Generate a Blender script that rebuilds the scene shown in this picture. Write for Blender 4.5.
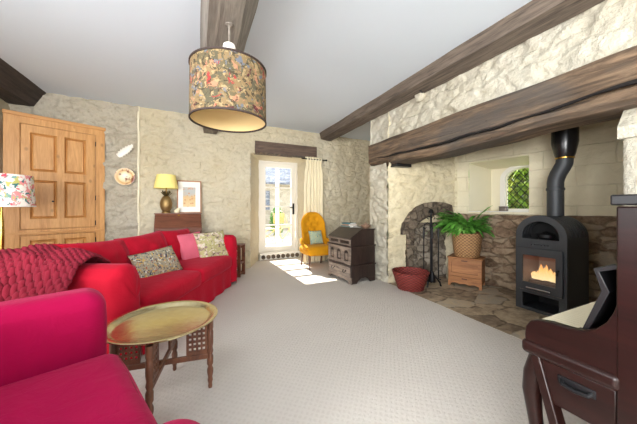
import bpy, bmesh, math, random
from mathutils import Vector, Matrix, noise
C = bpy.context.scene
for _o in list(bpy.data.objects): bpy.data.objects.remove(_o)
col = C.collection
R = math.radians
rnd = random.Random(7)

# ---------------------------------------------------------------- camera
cam = bpy.data.cameras.new('camera'); cam.sensor_width = 36; cam.lens = 36*258/637
cam.shift_y = -4/637; cam.clip_start = .02
camo = bpy.data.objects.new('camera', cam); col.objects.link(camo)
camo.location = (0, 0, 1.15); camo.rotation_euler = (R(90), 0, -R(24.67))
C.camera = camo

# ---------------------------------------------------------------- light
C.view_settings.view_transform = 'Standard'; C.view_settings.look = 'None'
C.view_settings.gamma = 1; C.view_settings.use_curve_mapping = False
C.view_settings.exposure = 0.14; C.cycles.caustics_reflective = False; C.cycles.caustics_refractive = False
w = bpy.data.worlds.new('sky'); C.world = w; w.use_nodes = True
bg = w.node_tree.nodes['Background']; bg.inputs[0].default_value = (.80, .90, 1.0, 1); bg.inputs[1].default_value = 2.0
sun = bpy.data.lights.new('sun', 'SUN'); sun.energy = 17; sun.angle = R(.6); sun.color = (1, .94, .84)
suno = bpy.data.objects.new('sun', sun); col.objects.link(suno)
suno.rotation_euler = Vector((.045, -1, -.93)).to_track_quat('-Z', 'Y').to_euler()
def area(name, loc, d, sx, sy, power, color=(1, .97, .93)):
    l = bpy.data.lights.new(name, 'AREA'); l.shape = 'RECTANGLE'; l.size = sx; l.size_y = sy; l.energy = power; l.color = color
    o = bpy.data.objects.new(name, l); col.objects.link(o); o.location = loc
    o.rotation_euler = Vector(d).to_track_quat('-Z', 'Z').to_euler()
FILL_COL = (.985, .988, .99)
area('added_fill', (-1.2, -4.96, 1.45), (0, 1, .55), 1.5, 1.9, 180, FILL_COL)  # added fill behind the camera, tilted up to brighten the ceiling
area('added_fill', (1.5, -4.96, 1.45), (0, 1, .55), 1.9, 1.9, 240, FILL_COL)  # added like the one above, also tilted at the ceiling
area('added_fill', (-2.31, -2.0, 1.45), (1, .5, .05), 2.4, 1.6, 380, FILL_COL)  # added side fill, aimed across the room to reach the inglenook
area('added_fill', (-2.31, .9, 1.45), (1, .0, -.05), 1.8, 1.6, 50, FILL_COL)  # weaker added side fill, out of view
area('added_fill', (4.72, 2.45, 2.75), (-.45, -.18, -.75), .7, .7, 45, FILL_COL)  # added fill outside the leaded window, out of view, brightens its reveal

# ---------------------------------------------------------------- mesh helpers
def link(name, me, mat, parent=None):
    o = bpy.data.objects.new(name, me); col.objects.link(o)
    if mat:
        me.materials.clear(); me.materials.append(mat)
    if parent: o.parent = parent
    return o
class MB:
    def __init__(s): s.v = []; s.f = []
    def add(s, vs, fs, M=None):
        b = len(s.v)
        s.v += [tuple(M @ Vector(p)) if M else tuple(p) for p in vs]
        s.f += [tuple(b+i for i in f) for f in fs]; return s
    def box(s, cx, cy, cz, sx, sy, sz, M=None):
        x, y, z = sx/2, sy/2, sz/2
        vs = [(cx+a*x, cy+b*y, cz+c*z) for a in (-1, 1) for b in (-1, 1) for c in (-1, 1)]
        return s.add(vs, [(0, 1, 3, 2), (4, 6, 7, 5), (0, 4, 5, 1), (2, 3, 7, 6), (0, 2, 6, 4), (1, 5, 7, 3)], M)
    def bx(s, x0, x1, y0, y1, z0, z1, M=None):
        return s.box((x0+x1)/2, (y0+y1)/2, (z0+z1)/2, x1-x0, y1-y0, z1-z0, M)
    def bar(s, p0, p1, w, h, up=(0, 0, 1)):
        p0, p1 = Vector(p0), Vector(p1); d = p1-p0; L = d.length; z = d.normalized()
        x = Vector(up).cross(z)
        if x.length < 1e-4: x = Vector((1, 0, 0)).cross(z)
        x.normalize(); y = z.cross(x)
        M = Matrix(((x.x, y.x, z.x, p0.x), (x.y, y.y, z.y, p0.y), (x.z, y.z, z.z, p0.z), (0, 0, 0, 1)))
        return s.box(0, 0, L/2, w, h, L, M)
    def tube(s, path, rad, n=12, cap=True):
        P = [Vector(p) for p in path]
        if not hasattr(rad, '__len__'): rad = [rad]*len(P)
        vs = []; fs = []; px = None
        for i, p in enumerate(P):
            t = (P[min(i+1, len(P)-1)]-P[max(i-1, 0)]).normalized()
            if px is None:
                a = Vector((0, 0, 1)) if abs(t.z) < .9 else Vector((1, 0, 0)); px = (a-t*a.dot(t)).normalized()
            else:
                px = (px-t*px.dot(t)).normalized()
            py = t.cross(px)
            vs += [p+(px*math.cos(2*math.pi*k/n)+py*math.sin(2*math.pi*k/n))*rad[i] for k in range(n)]
        for i in range(len(P)-1):
            for k in range(n):
                a = i*n+k; b = i*n+(k+1) % n; fs.append((a, b, b+n, a+n))
        if cap: fs += [tuple(range(n))[::-1], tuple((len(P)-1)*n+k for k in range(n))]
        return s.add(vs, fs)
    def lathe(s, prof, c=(0, 0, 0), n=32, close=False, M=None):
        vs = []; fs = []
        for r, z in prof:
            vs += [(c[0]+r*math.cos(2*math.pi*k/n), c[1]+r*math.sin(2*math.pi*k/n), c[2]+z) for k in range(n)]
        m = len(prof)
        for i in range(m if close else m-1):
            j = (i+1) % m
            for k in range(n):
                fs.append((i*n+k, i*n+(k+1) % n, j*n+(k+1) % n, j*n+k))
        if not close:
            if prof[0][0] > 1e-5: fs.append(tuple(range(n))[::-1])
            if prof[-1][0] > 1e-5: fs.append(tuple((m-1)*n+k for k in range(n)))
        return s.add(vs, fs, M)
    def prism(s, poly, d0, d1, f=lambda a, b, d: (a, d, b)):
        n = len(poly); vs = [f(a, b, d0) for a, b in poly]+[f(a, b, d1) for a, b in poly]
        fs = [tuple(range(n)), tuple(range(2*n-1, n-1, -1))]+[(i, i+n, (i+1) % n+n, (i+1) % n) for i in range(n)]
        return s.add(vs, fs)
    def grid(s, fn, nu, nv, wrap=False):
        vs = [fn(i/nu, j/nv) for j in range(nv+1) for i in range(nu+1)]
        fs = [(j*(nu+1)+i, j*(nu+1)+i+1, (j+1)*(nu+1)+i+1, (j+1)*(nu+1)+i) for j in range(nv) for i in range(nu)]
        return s.add(vs, fs)
    def rbox(s, c, h, r, n=8, k=4, puff=(0, 0, 0), wr=0, wf=6, M=None):
        """upholstered block: rounded box, optional swelling and wrinkles"""
        def par(H):
            a = [-H+r*(i/k) for i in range(k)]
            return a+[-(H-r)+2*(H-r)*i/n for i in range(n+1)]+[-x for x in a[::-1]]
        X, Y, Z = par(h[0]), par(h[1]), par(h[2])
        idx = {}; vs = []; fs = []
        def V(i, j, l):
            if (i, j, l) in idx: return idx[(i, j, l)]
            p = Vector((X[i], Y[j], Z[l])); q = Vector([max(-(h[a]-r), min(h[a]-r, p[a])) for a in range(3)])
            d = p-q
            if d.length > 1e-9: p = q+d.normalized()*r
            u = [p[a]/h[a] for a in range(3)]; e = Vector((0, 0, 0))
            for a in range(3):
                b, cc = (a+1) % 3, (a+2) % 3
                e[a] = puff[a]*u[a]*max(0, 1-u[b]**4)*max(0, 1-u[cc]**4)
            p = p+e
            if wr: p += Vector([wr*noise.noise(Vector((p.x+c[0]+a*7, p.y+c[1], p.z+c[2]))*wf) for a in range(3)])
            idx[(i, j, l)] = len(vs); vs.append(p+Vector(c)); return idx[(i, j, l)]
        a, b, d = len(X)-1, len(Y)-1, len(Z)-1
        for i in range(a):
            for j in range(b):
                fs.append((V(i, j, 0), V(i, j+1, 0), V(i+1, j+1, 0), V(i+1, j, 0)))
                fs.append((V(i, j, d), V(i+1, j, d), V(i+1, j+1, d), V(i, j+1, d)))
        for i in range(a):
            for l in range(d):
                fs.append((V(i, 0, l), V(i+1, 0, l), V(i+1, 0, l+1), V(i, 0, l+1)))
                fs.append((V(i, b, l), V(i, b, l+1), V(i+1, b, l+1), V(i+1, b, l)))
        for j in range(b):
            for l in range(d):
                fs.append((V(0, j, l), V(0, j, l+1), V(0, j+1, l+1), V(0, j+1, l)))
                fs.append((V(a, j, l), V(a, j+1, l), V(a, j+1, l+1), V(a, j, l+1)))
        return s.add(vs, fs, M)
    def pillow(s, w_, h_, t, n=18, M=None, wr=.006):
        """scatter cushion in the local xz plane, thickness along y"""
        for sg in (1, -1):
            def fn(a, b):
                u, v = 2*a-1, 2*b-1
                k = (max(0, 1-u*u)**.5*max(0, 1-v*v)**.5)**.8
                pin = 1-.07*(1-v*v)*abs(u)**3 - 0; pin2 = 1-.07*(1-u*u)*abs(v)**3
                p = Vector((u*w_/2*pin, sg*t/2*k, v*h_/2*pin2))
                return p+Vector((0, wr*noise.noise(p*9), 0))*k
            b0 = len(s.v); s.grid(fn, n, n)
            if M:
                for i in range(b0, len(s.v)): s.v[i] = tuple(M @ Vector(s.v[i]))
        return s
    def build(s, name, mat, parent=None, bevel=0, seg=2, smooth=False, ang=38, sub=0, solid=0, weld=False):
        me = bpy.data.meshes.new(name); me.from_pydata(s.v, [], s.f)
        bm = bmesh.new(); bm.from_mesh(me)
        if weld: bmesh.ops.remove_doubles(bm, verts=bm.verts, dist=1e-4)
        bmesh.ops.recalc_face_normals(bm, faces=bm.faces); bm.to_mesh(me); bm.free()
        if smooth or bevel or sub:
            for p in me.polygons: p.use_smooth = True
            me.set_sharp_from_angle(angle=R(ang))
        o = link(name, me, mat, parent)
        if solid:
            m = o.modifiers.new('solid', 'SOLIDIFY'); m.thickness = solid; m.offset = 0
        if bevel:
            m = o.modifiers.new('bevel', 'BEVEL'); m.width = bevel; m.segments = seg; m.limit_method = 'ANGLE'; m.angle_limit = R(35)
        if sub:
            m = o.modifiers.new('sub', 'SUBSURF'); m.levels = sub; m.render_levels = sub
        return o
def plate(name, outer, holes, t, mat, parent=None, M=None, bevel=0):
    """flat plate with cut-outs: outline in local xz, thickness along y"""
    cu = bpy.data.curves.new(name, 'CURVE'); cu.dimensions = '2D'; cu.fill_mode = 'BOTH'; cu.extrude = t/2-bevel; cu.bevel_depth = bevel
    for pts in [outer]+list(holes):
        sp = cu.splines.new('POLY'); sp.points.add(len(pts)-1); sp.use_cyclic_u = True
        for p, q in zip(sp.points, pts): p.co = (q[0], q[1], 0, 1)
    tmp = bpy.data.objects.new('tmp', cu); col.objects.link(tmp)
    bpy.context.view_layer.update()
    me = bpy.data.meshes.new_from_object(tmp.evaluated_get(bpy.context.evaluated_depsgraph_get()))
    bpy.data.objects.remove(tmp); bpy.data.curves.remove(cu); me.name = name
    me.transform(Matrix(((1, 0, 0, 0), (0, 0, 1, 0), (0, 1, 0, 0), (0, 0, 0, 1))))
    me.flip_normals()
    if M: me.transform(M)
    return link(name, me, mat, parent)
def rect(x0, x1, z0, z1): return [(x0, z0), (x1, z0), (x1, z1), (x0, z1)]
def circ(cx, cz, r, n=20): return [(cx+r*math.cos(2*math.pi*k/n), cz+r*math.sin(2*math.pi*k/n)) for k in range(n)]
def arch(w_, z0, zs, rise, n=18, cx=0):
    """arched outline: straight to zs, then a half ellipse of given rise"""
    return [(cx-w_/2, z0), (cx+w_/2, z0)]+[(cx+w_/2*math.cos(math.pi*k/n), zs+rise*math.sin(math.pi*k/n)) for k in range(n+1)]
def T(x=0, y=0, z=0, rx=0, ry=0, rz=0):
    return Matrix.Translation((x, y, z)) @ Matrix.Rotation(R(rz), 4, 'Z') @ Matrix.Rotation(R(ry), 4, 'Y') @ Matrix.Rotation(R(rx), 4, 'X')
def tag(o, label, cat, group=None, kind=None):
    o['label'] = label; o['category'] = cat
    if group: o['group'] = group
    if kind: o['kind'] = kind
    return o
def thing(name, label, cat, loc=(0, 0, 0), rz=0, group=None):
    o = bpy.data.objects.new(name, None); o.empty_display_size = .1; col.objects.link(o)
    o.location = loc; o.rotation_euler = (0, 0, R(rz)); return tag(o, label, cat, group)
def struct(o, label=None):
    o['kind'] = 'structure'
    if label: o['label'] = label
    return o
def copy_part(src, parent, loc=None, rz=None):
    c = src.copy(); col.objects.link(c); c.parent = parent
    if loc is not None: c.location = loc
    if rz is not None: c.rotation_euler = (0, 0, rz)
    return c

# ---------------------------------------------------------------- material helpers
def srgb(r, g, b): return tuple(((c/255/12.92) if c <= 10 else ((c/255+.055)/1.055)**2.4) for c in (r, g, b))+(1,)
class NT:
    def __init__(s, name, rough=.6, metal=0, spec=.5):
        s.m = bpy.data.materials.new(name); s.m.use_nodes = True; s.t = s.m.node_tree; s.n = s.t.nodes; s.b = s.n['Principled BSDF']
        s.b.inputs['Roughness'].default_value = rough; s.b.inputs['Metallic'].default_value = metal
        s.b.inputs['Specular IOR Level'].default_value = spec
        s.tc = s.n.new('ShaderNodeTexCoord')
    def l(s, a, b): s.t.links.new(a, b)
    def map(s, scale=(1, 1, 1), rot=(0, 0, 0), co='Object'):
        n = s.n.new('ShaderNodeMapping'); n.inputs['Scale'].default_value = scale; n.inputs['Rotation'].default_value = [R(a) for a in rot]
        s.l(s.tc.outputs[co], n.inputs[0]); return n.outputs[0]
    def noise(s, v, scale=5, detail=4, rough=.55, dist=0):
        n = s.n.new('ShaderNodeTexNoise'); n.inputs['Scale'].default_value = scale; n.inputs['Detail'].default_value = detail
        n.inputs['Roughness'].default_value = rough; n.inputs['Distortion'].default_value = dist; s.l(v, n.inputs['Vector']); return n.outputs['Fac']
    def voro(s, v, scale=5, feat='F1', out='Distance', rnd_=1):
        n = s.n.new('ShaderNodeTexVoronoi'); n.feature = feat; n.inputs['Scale'].default_value = scale; n.inputs['Randomness'].default_value = rnd_
        s.l(v, n.inputs['Vector']); return n.outputs[out]
    def wave(s, v, scale=5, dist=0, dirn='X', prof='SIN', dscale=1, typ='BANDS'):
        n = s.n.new('ShaderNodeTexWave'); n.wave_type = typ; n.wave_profile = prof
        if typ == 'BANDS': n.bands_direction = dirn
        n.inputs['Scale'].default_value = scale; n.inputs['Distortion'].default_value = dist; n.inputs['Detail Scale'].default_value = dscale
        s.l(v, n.inputs['Vector']); return n.outputs['Fac']
    def ramp(s, f, stops, const=False):
        n = s.n.new('ShaderNodeValToRGB'); e = n.color_ramp.elements
        if const: n.color_ramp.interpolation = 'CONSTANT'
        while len(e) > 1: e.remove(e[-1])
        e[0].position = stops[0][0]; e[0].color = stops[0][1] if hasattr(stops[0][1], '__len__') else (stops[0][1],)*3+(1,)
        for p, c in stops[1:]:
            k = e.new(p); k.color = c if hasattr(c, '__len__') else (c,)*3+(1,)
        s.l(f, n.inputs[0]); return n.outputs[0]
    def mix(s, f, a, b, mode='MIX'):
        n = s.n.new('ShaderNodeMix'); n.data_type = 'RGBA'; n.blend_type = mode
        for sock, val in ((n.inputs[0], f), (n.inputs[6], a), (n.inputs[7], b)):
            if hasattr(val, 'links') or hasattr(val, 'is_linked'): s.l(val, sock)
            else: sock.default_value = val
        return n.outputs[2]
    def math(s, op, a, b=0.):
        n = s.n.new('ShaderNodeMath'); n.operation = op
        for sock, val in ((n.inputs[0], a), (n.inputs[1], b)):
            if hasattr(val, 'is_linked'): s.l(val, sock)
            else: sock.default_value = val
        return n.outputs[0]
    def warp(s, v, amt, scale):
        n = s.n.new('ShaderNodeTexNoise'); n.inputs['Scale'].default_value = scale; n.inputs['Detail'].default_value = 2; s.l(v, n.inputs['Vector'])
        a = s.n.new('ShaderNodeVectorMath'); a.operation = 'MULTIPLY_ADD'; s.l(n.outputs['Color'], a.inputs[0]); a.inputs[1].default_value = (amt,)*3; s.l(v, a.inputs[2]); return a.outputs[0]
    def color(s, c):
        if hasattr(c, 'is_linked'): s.l(c, s.b.inputs['Base Color'])
        else: s.b.inputs['Base Color'].default_value = c
        return s
    def bump(s, h, strength=.5, dist=.01):
        n = s.n.new('ShaderNodeBump'); n.inputs['Strength'].default_value = strength; n.inputs['Distance'].default_value = dist
        s.l(h, n.inputs['Height']); s.l(n.outputs[0], s.b.inputs['Normal']); return s
def plain(name, c, rough=.6, metal=0, bump=0, bscale=80, var=.0, spec=.5):
    t = NT(name, rough, metal, spec)
    if var:
        f = t.noise(t.map(), 6, 3); t.color(t.mix(f, tuple(x*(1-var) for x in c[:3])+(1,), tuple(min(1, x*(1+var)) for x in c[:3])+(1,)))
    else: t.color(c)
    if bump: t.bump(t.noise(t.map(), bscale, 3), bump, .004)
    return t.m
def wood(name, c1, c2, scale=(14, 14, 1.2), rough=.45, bump=.15, knots=False, co='Object'):
    t = NT(name, rough); v = t.map(scale, co=co)
    f = t.noise(v, 1.6, 6, .6, 1.2); g = t.noise(t.map(tuple(x*5 for x in scale)), 2, 3)
    c = t.ramp(t.math('ADD', t.math('MULTIPLY', f, .75), t.math('MULTIPLY', g, .25)), [(.32, c1), (.66, c2)])
    if knots:
        k = t.ramp(t.voro(t.map((3.2, 3.2, 2.2)), 1.6), [(.0, 1.), (.07, .6), (.11, 0.)])
        c = t.mix(t.math('MULTIPLY', k, .55), c, tuple(x*.35 for x in c1[:3])+(1,))
    t.color(c); t.bump(f, bump, .006); return t.m
def velvet(name, c, sheen=.4):
    t = NT(name, .85, spec=.15); f = t.noise(t.map(), 3.2, 3)
    t.color(t.mix(f, tuple(x*.82 for x in c[:3])+(1,), tuple(min(1, x*1.15) for x in c[:3])+(1,)))
    t.b.inputs['Sheen Weight'].default_value = sheen; t.b.inputs['Sheen Roughness'].default_value = .4; t.b.inputs['Sheen Tint'].default_value = (1, .25, .4, 1)
    a = t.noise(t.map(), 9, 4, .6, .8); t.bump(a, .35, .02); return t.m
def stone_paint(name, c, dark, strength=.6, patch=.5):
    """painted rubble masonry: the stones are modelled, this is the chalky paint over them"""
    t = NT(name, .92, spec=.15)
    n0 = t.noise(t.map((1, 1, 1.5)), 7, 5, .6); n1 = t.noise(t.map(), 24, 6, .65); n2 = t.noise(t.map(), 70, 4, .6)
    h = t.math('ADD', t.math('MULTIPLY', n0, .5), t.math('ADD', t.math('MULTIPLY', n1, .55), t.math('MULTIPLY', n2, .2)))
    big = t.noise(t.map(), 1.1, 4, .6)
    cc = t.mix(t.ramp(big, [(.35, 0.), (.65, 1.)]), c, tuple(x*y for x, y in zip(c[:3], (.94, .90, .82)))+(1,))
    pit = t.ramp(t.math('ADD', t.math('MULTIPLY', n1, .6), t.math('MULTIPLY', n0, .4)), [(.36, patch), (.52, 0.)])
    t.color(t.mix(pit, cc, dark)); t.bump(h, strength, .06); return t.m
def rubble(name, cols, mortar, scale=(5, 5, 9), strength=1, rough=.85, mw=.09, wamt=.9):
    t = NT(name, rough, spec=.2); v = t.warp(t.map(scale), wamt, .9)
    e = t.voro(v, 1, 'DISTANCE_TO_EDGE'); ce = t.voro(v, 1, 'F1', 'Color'); s = t.n.new('ShaderNodeSeparateColor'); t.l(ce, s.inputs[0])
    n1 = t.noise(t.map(), 13, 6, .65); n2 = t.noise(t.map(), 4, 4, .6); n3 = t.noise(t.map(), 48, 4, .6)
    f = t.math('ADD', t.math('MULTIPLY', s.outputs[0], .30), t.math('ADD', t.math('MULTIPLY', n1, .45), t.math('MULTIPLY', n2, .35)))
    c = t.ramp(f, [(.36+.36*i/(len(cols)-1), k) for i, k in enumerate(cols)])
    j = t.ramp(t.math('ADD', e, t.math('MULTIPLY', t.math('SUBTRACT', n1, .5), .25)), [(0., .25), (mw, 1.)])
    t.color(t.mix(j, mortar, c)); t.bump(t.math('ADD', t.math('MULTIPLY', j, .7), t.math('ADD', n1, t.math('MULTIPLY', n3, .3))), strength, .03); return t.m
def blotch(name, base, layers, scale=9, rough=.85, bump=.1):
    """printed floral cloth: patches of several colours over a ground; th = share of the ground covered"""
    t = NT(name, rough, spec=.2); c = base
    for i, (k, sc, th) in enumerate(layers):
        n = t.n.new('ShaderNodeMapping'); n.inputs['Location'].default_value = (i*3.7, i*1.9, i*5.1); t.l(t.tc.outputs['Object'], n.inputs[0])
        a = t.noise(n.outputs[0], sc*scale, 4, .6, .6); p = .5+(.5-th)*.42
        c = t.mix(t.ramp(a, [(p-.012, 0.), (p+.012, 1.)]), c, k)
    t.color(c); t.bump(t.noise(t.map(), 300, 2), bump, .002); return t.m
def emit(name, c, s):
    t = NT(name); t.color((0, 0, 0, 1)); t.b.inputs['Emission Color'].default_value = c; t.b.inputs['Emission Strength'].default_value = s; return t.m
def glassy(name, tint=(1, 1, 1, 1), refl=.06):
    m = bpy.data.materials.new(name); m.use_nodes = True; t = m.node_tree; t.nodes.clear()
    o = t.nodes.new('ShaderNodeOutputMaterial'); x = t.nodes.new('ShaderNodeMixShader'); a = t.nodes.new('ShaderNodeBsdfTransparent'); g = t.nodes.new('ShaderNodeBsdfGlossy')
    a.inputs[0].default_value = tint; g.inputs['Roughness'].default_value = .03; x.inputs[0].default_value = refl
    t.links.new(a.outputs[0], x.inputs[1]); t.links.new(g.outputs[0], x.inputs[2]); t.links.new(x.outputs[0], o.inputs[0]); return m

M = {}
M['wall'] = stone_paint('cream painted stone', srgb(210, 201, 178), srgb(172, 160, 132), .7, .3)
M['wall_rough'] = stone_paint('grey cream painted rubble', srgb(196, 189, 174), srgb(142, 132, 114), .9, .5)
M['breast'] = stone_paint('white painted stone', srgb(206, 202, 187), srgb(172, 164, 144), .8)
M['cheek'] = stone_paint('cream painted stone blocks', srgb(222, 212, 184), srgb(180, 166, 134))
def plaster():
    t = NT('cream plaster', .9, spec=.15); n = t.noise(t.map(), 2.2, 5, .6, .6)
    br = t.n.new('ShaderNodeTexBrick'); mp = t.n.new('ShaderNodeMapping'); mp.inputs['Rotation'].default_value = (R(90), 0, R(0)); t.l(t.tc.outputs['Object'], mp.inputs[0])
    cb = t.n.new('ShaderNodeCombineXYZ'); sp = t.n.new('ShaderNodeSeparateXYZ'); t.l(t.tc.outputs['Object'], sp.inputs[0])
    t.l(sp.outputs[1], cb.inputs[0]); t.l(sp.outputs[2], cb.inputs[1]); t.l(t.warp(cb.outputs[0], .05, 3), br.inputs[0])
    br.inputs['Scale'].default_value = 1; br.inputs['Brick Width'].default_value = .62; br.inputs['Row Height'].default_value = .24; br.inputs['Mortar Size'].default_value = .01; br.inputs['Mortar Smooth'].default_value = 1
    c = t.mix(n, srgb(220, 210, 178), srgb(236, 228, 202)); j = t.math('MULTIPLY', t.math('MULTIPLY', br.outputs['Fac'], .28), t.ramp(t.noise(t.map(), 3, 3), [(.42, 0.), (.6, 1.)]))
    t.color(t.mix(j, c, srgb(172, 158, 122))); t.bump(t.math('SUBTRACT', t.noise(t.map(), 6, 6, .6), t.math('MULTIPLY', br.outputs['Fac'], .2)), .8, .04); return t.m
M['plaster'] = plaster()
M['reveal'] = plain('cream limewash', srgb(232, 224, 198), .9, bump=.4, bscale=9, var=.03, spec=.1)
M['ceiling'] = plain('white ceiling plaster', srgb(216, 225, 234), .95, bump=.25, bscale=6, spec=.1)
M['trim'] = plain('white paint', srgb(232, 229, 220), .5)
M['beam'] = wood('dark weathered oak', srgb(52, 44, 39), srgb(126, 112, 99), (13, 1., 13), .8, .8)
M['beam_dark'] = wood('near black oak', srgb(30, 24, 22), srgb(76, 64, 57), (11, 1, 11), .7, .8)
M['beam_grey'] = wood('grey weathered oak', srgb(92, 84, 76), srgb(150, 142, 132), (9, .9, 9), .85, .8)
def lintel_mat():
    t = NT('old brown oak', .75, spec=.3); v = t.map((11, 1.1, 11)); f = t.noise(v, 1.6, 8, .68, .7); b = t.noise(t.map((2, .8, 2)), 1.6, 4)
    c = t.ramp(f, [(.3, srgb(52, 43, 36)), (.5, srgb(106, 88, 71)), (.72, srgb(158, 132, 106))])
    c = t.mix(t.ramp(b, [(.45, 0.), (.62, .75)]), c, srgb(84, 80, 76)); k = t.ramp(t.voro(t.map((3, 2.4, 3)), 3.5), [(.02, 1.), (.07, 0.)])
    t.color(t.mix(k, c, srgb(22, 17, 14))); t.bump(f, 1, .03); return t.m
M['lintel'] = lintel_mat()
M['door_lintel'] = wood('brown oak board', srgb(62, 46, 38), srgb(112, 92, 78), (1.2, 10, 10), .7, .4)
M['rubble'] = rubble('brown fireplace stone', [srgb(96, 76, 60), srgb(142, 118, 96), srgb(178, 156, 130), srgb(160, 144, 124)], srgb(124, 104, 84), (4, 4, 9))
M['rubble_pale'] = rubble('smoked pale stone', [srgb(112, 100, 86), srgb(150, 138, 122), srgb(176, 166, 150)], srgb(104, 94, 82), (6, 6, 10), 1)
M['soot'] = rubble('sooty stone', [srgb(72, 64, 56), srgb(110, 98, 84), srgb(140, 126, 108)], srgb(84, 74, 64), (7, 7, 8), 1)
M['flag'] = rubble('flagstones', [srgb(112, 96, 80), srgb(150, 132, 110), srgb(188, 168, 140), srgb(168, 158, 142)], srgb(96, 82, 66), (2.6, 3.6, 1), .6, .6, .05, .7)
def carpet():
    t = NT('ribbed wool carpet', .98, spec=.05); v = t.map(rot=(0, 0, 40)); wv = t.wave(v, 11, 2.5, 'X', dscale=4); wy = t.wave(v, 9, 3, 'Y', dscale=4); n = t.noise(t.map(), 240, 3); b = t.noise(t.map(), 1.1, 3)
    c = t.mix(b, srgb(206, 199, 190), srgb(216, 210, 202)); k = t.math('MULTIPLY', t.math('MULTIPLY', wv, wy), .22)
    t.color(t.mix(k, c, srgb(176, 167, 156))); t.bump(t.math('SUBTRACT', t.math('MULTIPLY', n, .6), k), .6, .012); return t.m
M['carpet'] = carpet()
M['sofa'] = velvet('red sofa cloth', srgb(174, 16, 40), .15)
M['armchair'] = velvet('crimson velvet', srgb(158, 0, 62), .22)
M['pipe_trim'] = plain('dark red piping', srgb(120, 8, 36), .8)
M['knit'] = plain('dark red wool', srgb(122, 10, 36), .95, bump=.5, bscale=180, var=.25)
M['pine'] = wood('waxed pine', srgb(172, 118, 62), srgb(212, 160, 100), (11, 11, 1.0), .42, .1, True)
M['pine_h'] = wood('waxed pine rail', srgb(172, 118, 62), srgb(212, 160, 100), (1.0, 11, 11), .42, .1)
M['box_pine'] = wood('honey pine box', srgb(130, 82, 46), srgb(178, 122, 74), (1.4, 10, 10), .5, .15)
M['dark_oak'] = wood('dark carved oak', srgb(28, 20, 17), srgb(62, 47, 41), (10, 10, 1.5), .4, .25)
M['oak_front'] = wood('worn oak front', srgb(74, 62, 56), srgb(156, 140, 126), (1.5, 10, 10), .4, .3)
M['mahog'] = wood('mahogany', srgb(74, 40, 28), srgb(132, 80, 56), (1.3, 9, 9), .4, .1)
M['piano'] = wood('dark red mahogany polish', srgb(22, 11, 9), srgb(38, 18, 15), (1.2, 1.2, 9), .3, .06); M['piano'].node_tree.nodes['Principled BSDF'].inputs['Specular IOR Level'].default_value = .28
M['stand'] = wood('turned brown wood', srgb(66, 38, 28), srgb(112, 70, 48), (9, 9, 1.5), .45, .1)
M['black'] = plain('black wood', srgb(22, 22, 24), .4)
M['iron'] = plain('wrought iron', srgb(30, 30, 32), .5, .6)
M['stove'] = plain('black stove paint', srgb(62, 65, 68), .5, .3, bump=.1, bscale=300)
M['stove_in'] = plain('stove cavity', srgb(16, 16, 17), .8)
M['steel'] = plain('steel', srgb(190, 190, 192), .25, 1)
M['brass'] = plain('brass', srgb(200, 160, 80), .25, 1)
def tray_mat():
    t = NT('engraved brass tray', .24, 1); v = t.map(); r_ = t.wave(v, 9, 3, typ='RINGS', dscale=2); n = t.noise(v, 34, 4, .6)
    t.color(t.mix(n, srgb(194, 178, 126), srgb(232, 222, 184))); t.bump(t.math('ADD', t.math('MULTIPLY', r_, .5), n), .25, .004); return t.m
M['tray'] = tray_mat()
M['glass'] = glassy('window glass')
M['yellow'] = velvet('mustard velvet', srgb(214, 148, 24), .2); M['yellow'].node_tree.nodes['Principled BSDF'].inputs['Sheen Tint'].default_value = (1, .8, .4, 1)
M['curtain'] = plain('cream linen', srgb(236, 224, 192), .95, bump=.2, bscale=220, var=.05)
M['leaf'] = None
def leaf_mat():
    t = NT('fern leaf', .45); n = t.noise(t.map(), 7, 3); t.color(t.ramp(n, [(.3, srgb(52, 106, 34)), (.55, srgb(98, 162, 62)), (.75, srgb(156, 204, 108))])); t.b.inputs['Transmission Weight'].default_value = 0; return t.m
M['leaf'] = leaf_mat()
def wicker(name, c1, c2, sc=60):
    t = NT(name, .7); a = t.wave(t.map(), sc*.12, .3, 'Z'); g = t.n.new('ShaderNodeTexGradient'); g.gradient_type = 'RADIAL'; t.l(t.tc.outputs['Object'], g.inputs[0])
    b = t.math('SINE', t.math('MULTIPLY', g.outputs['Fac'], 6.283*22)); k = t.math('MULTIPLY', t.math('ADD', t.math('MULTIPLY', b, t.math('SUBTRACT', a, .5)), .5), 1)
    t.color(t.mix(k, c1, c2)); t.bump(k, .8, .01); return t.m
M['wicker'] = wicker('wicker', srgb(112, 78, 48), srgb(196, 152, 104))
M['red_wicker'] = wicker('red stained wicker', srgb(70, 20, 18), srgb(146, 54, 46), 70)
gold, cream = srgb(188, 162, 112), srgb(224, 208, 170)
M['pend'] = blotch('floral tapestry print', srgb(120, 101, 72), [(srgb(92, 83, 61), .9, .42), (srgb(146, 126, 92), 1.7, .34), (srgb(82, 77, 60), 1.3, .36), (srgb(94, 98, 106), .9, .24), (srgb(156, 110, 86), 1.2, .26), (srgb(138, 50, 48), 1.15, .20), (srgb(76, 30, 38), .8, .13), (srgb(66, 58, 44), 2.2, .30), (srgb(150, 132, 100), 3.0, .14)], 13)
M['lamp_floral'] = blotch('bright floral print', srgb(238, 232, 222), [(srgb(128, 170, 160), .9, .36), (srgb(196, 190, 110), 1.2, .30), (srgb(232, 150, 150), .75, .34), (srgb(210, 84, 100), .9, .27), (srgb(248, 236, 230), 1.6, .25), (srgb(70, 120, 120), 1.5, .24)], 11)
M['navy_pat'] = blotch('grey gold figured cloth', srgb(150, 142, 122), [(srgb(66, 72, 82), 1.0, .34), (srgb(196, 158, 84), 2.4, .30), (srgb(202, 200, 186), 2.0, .27), (srgb(58, 56, 64), 2.6, .25), (srgb(160, 84, 60), 2.2, .22)], 18)
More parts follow.
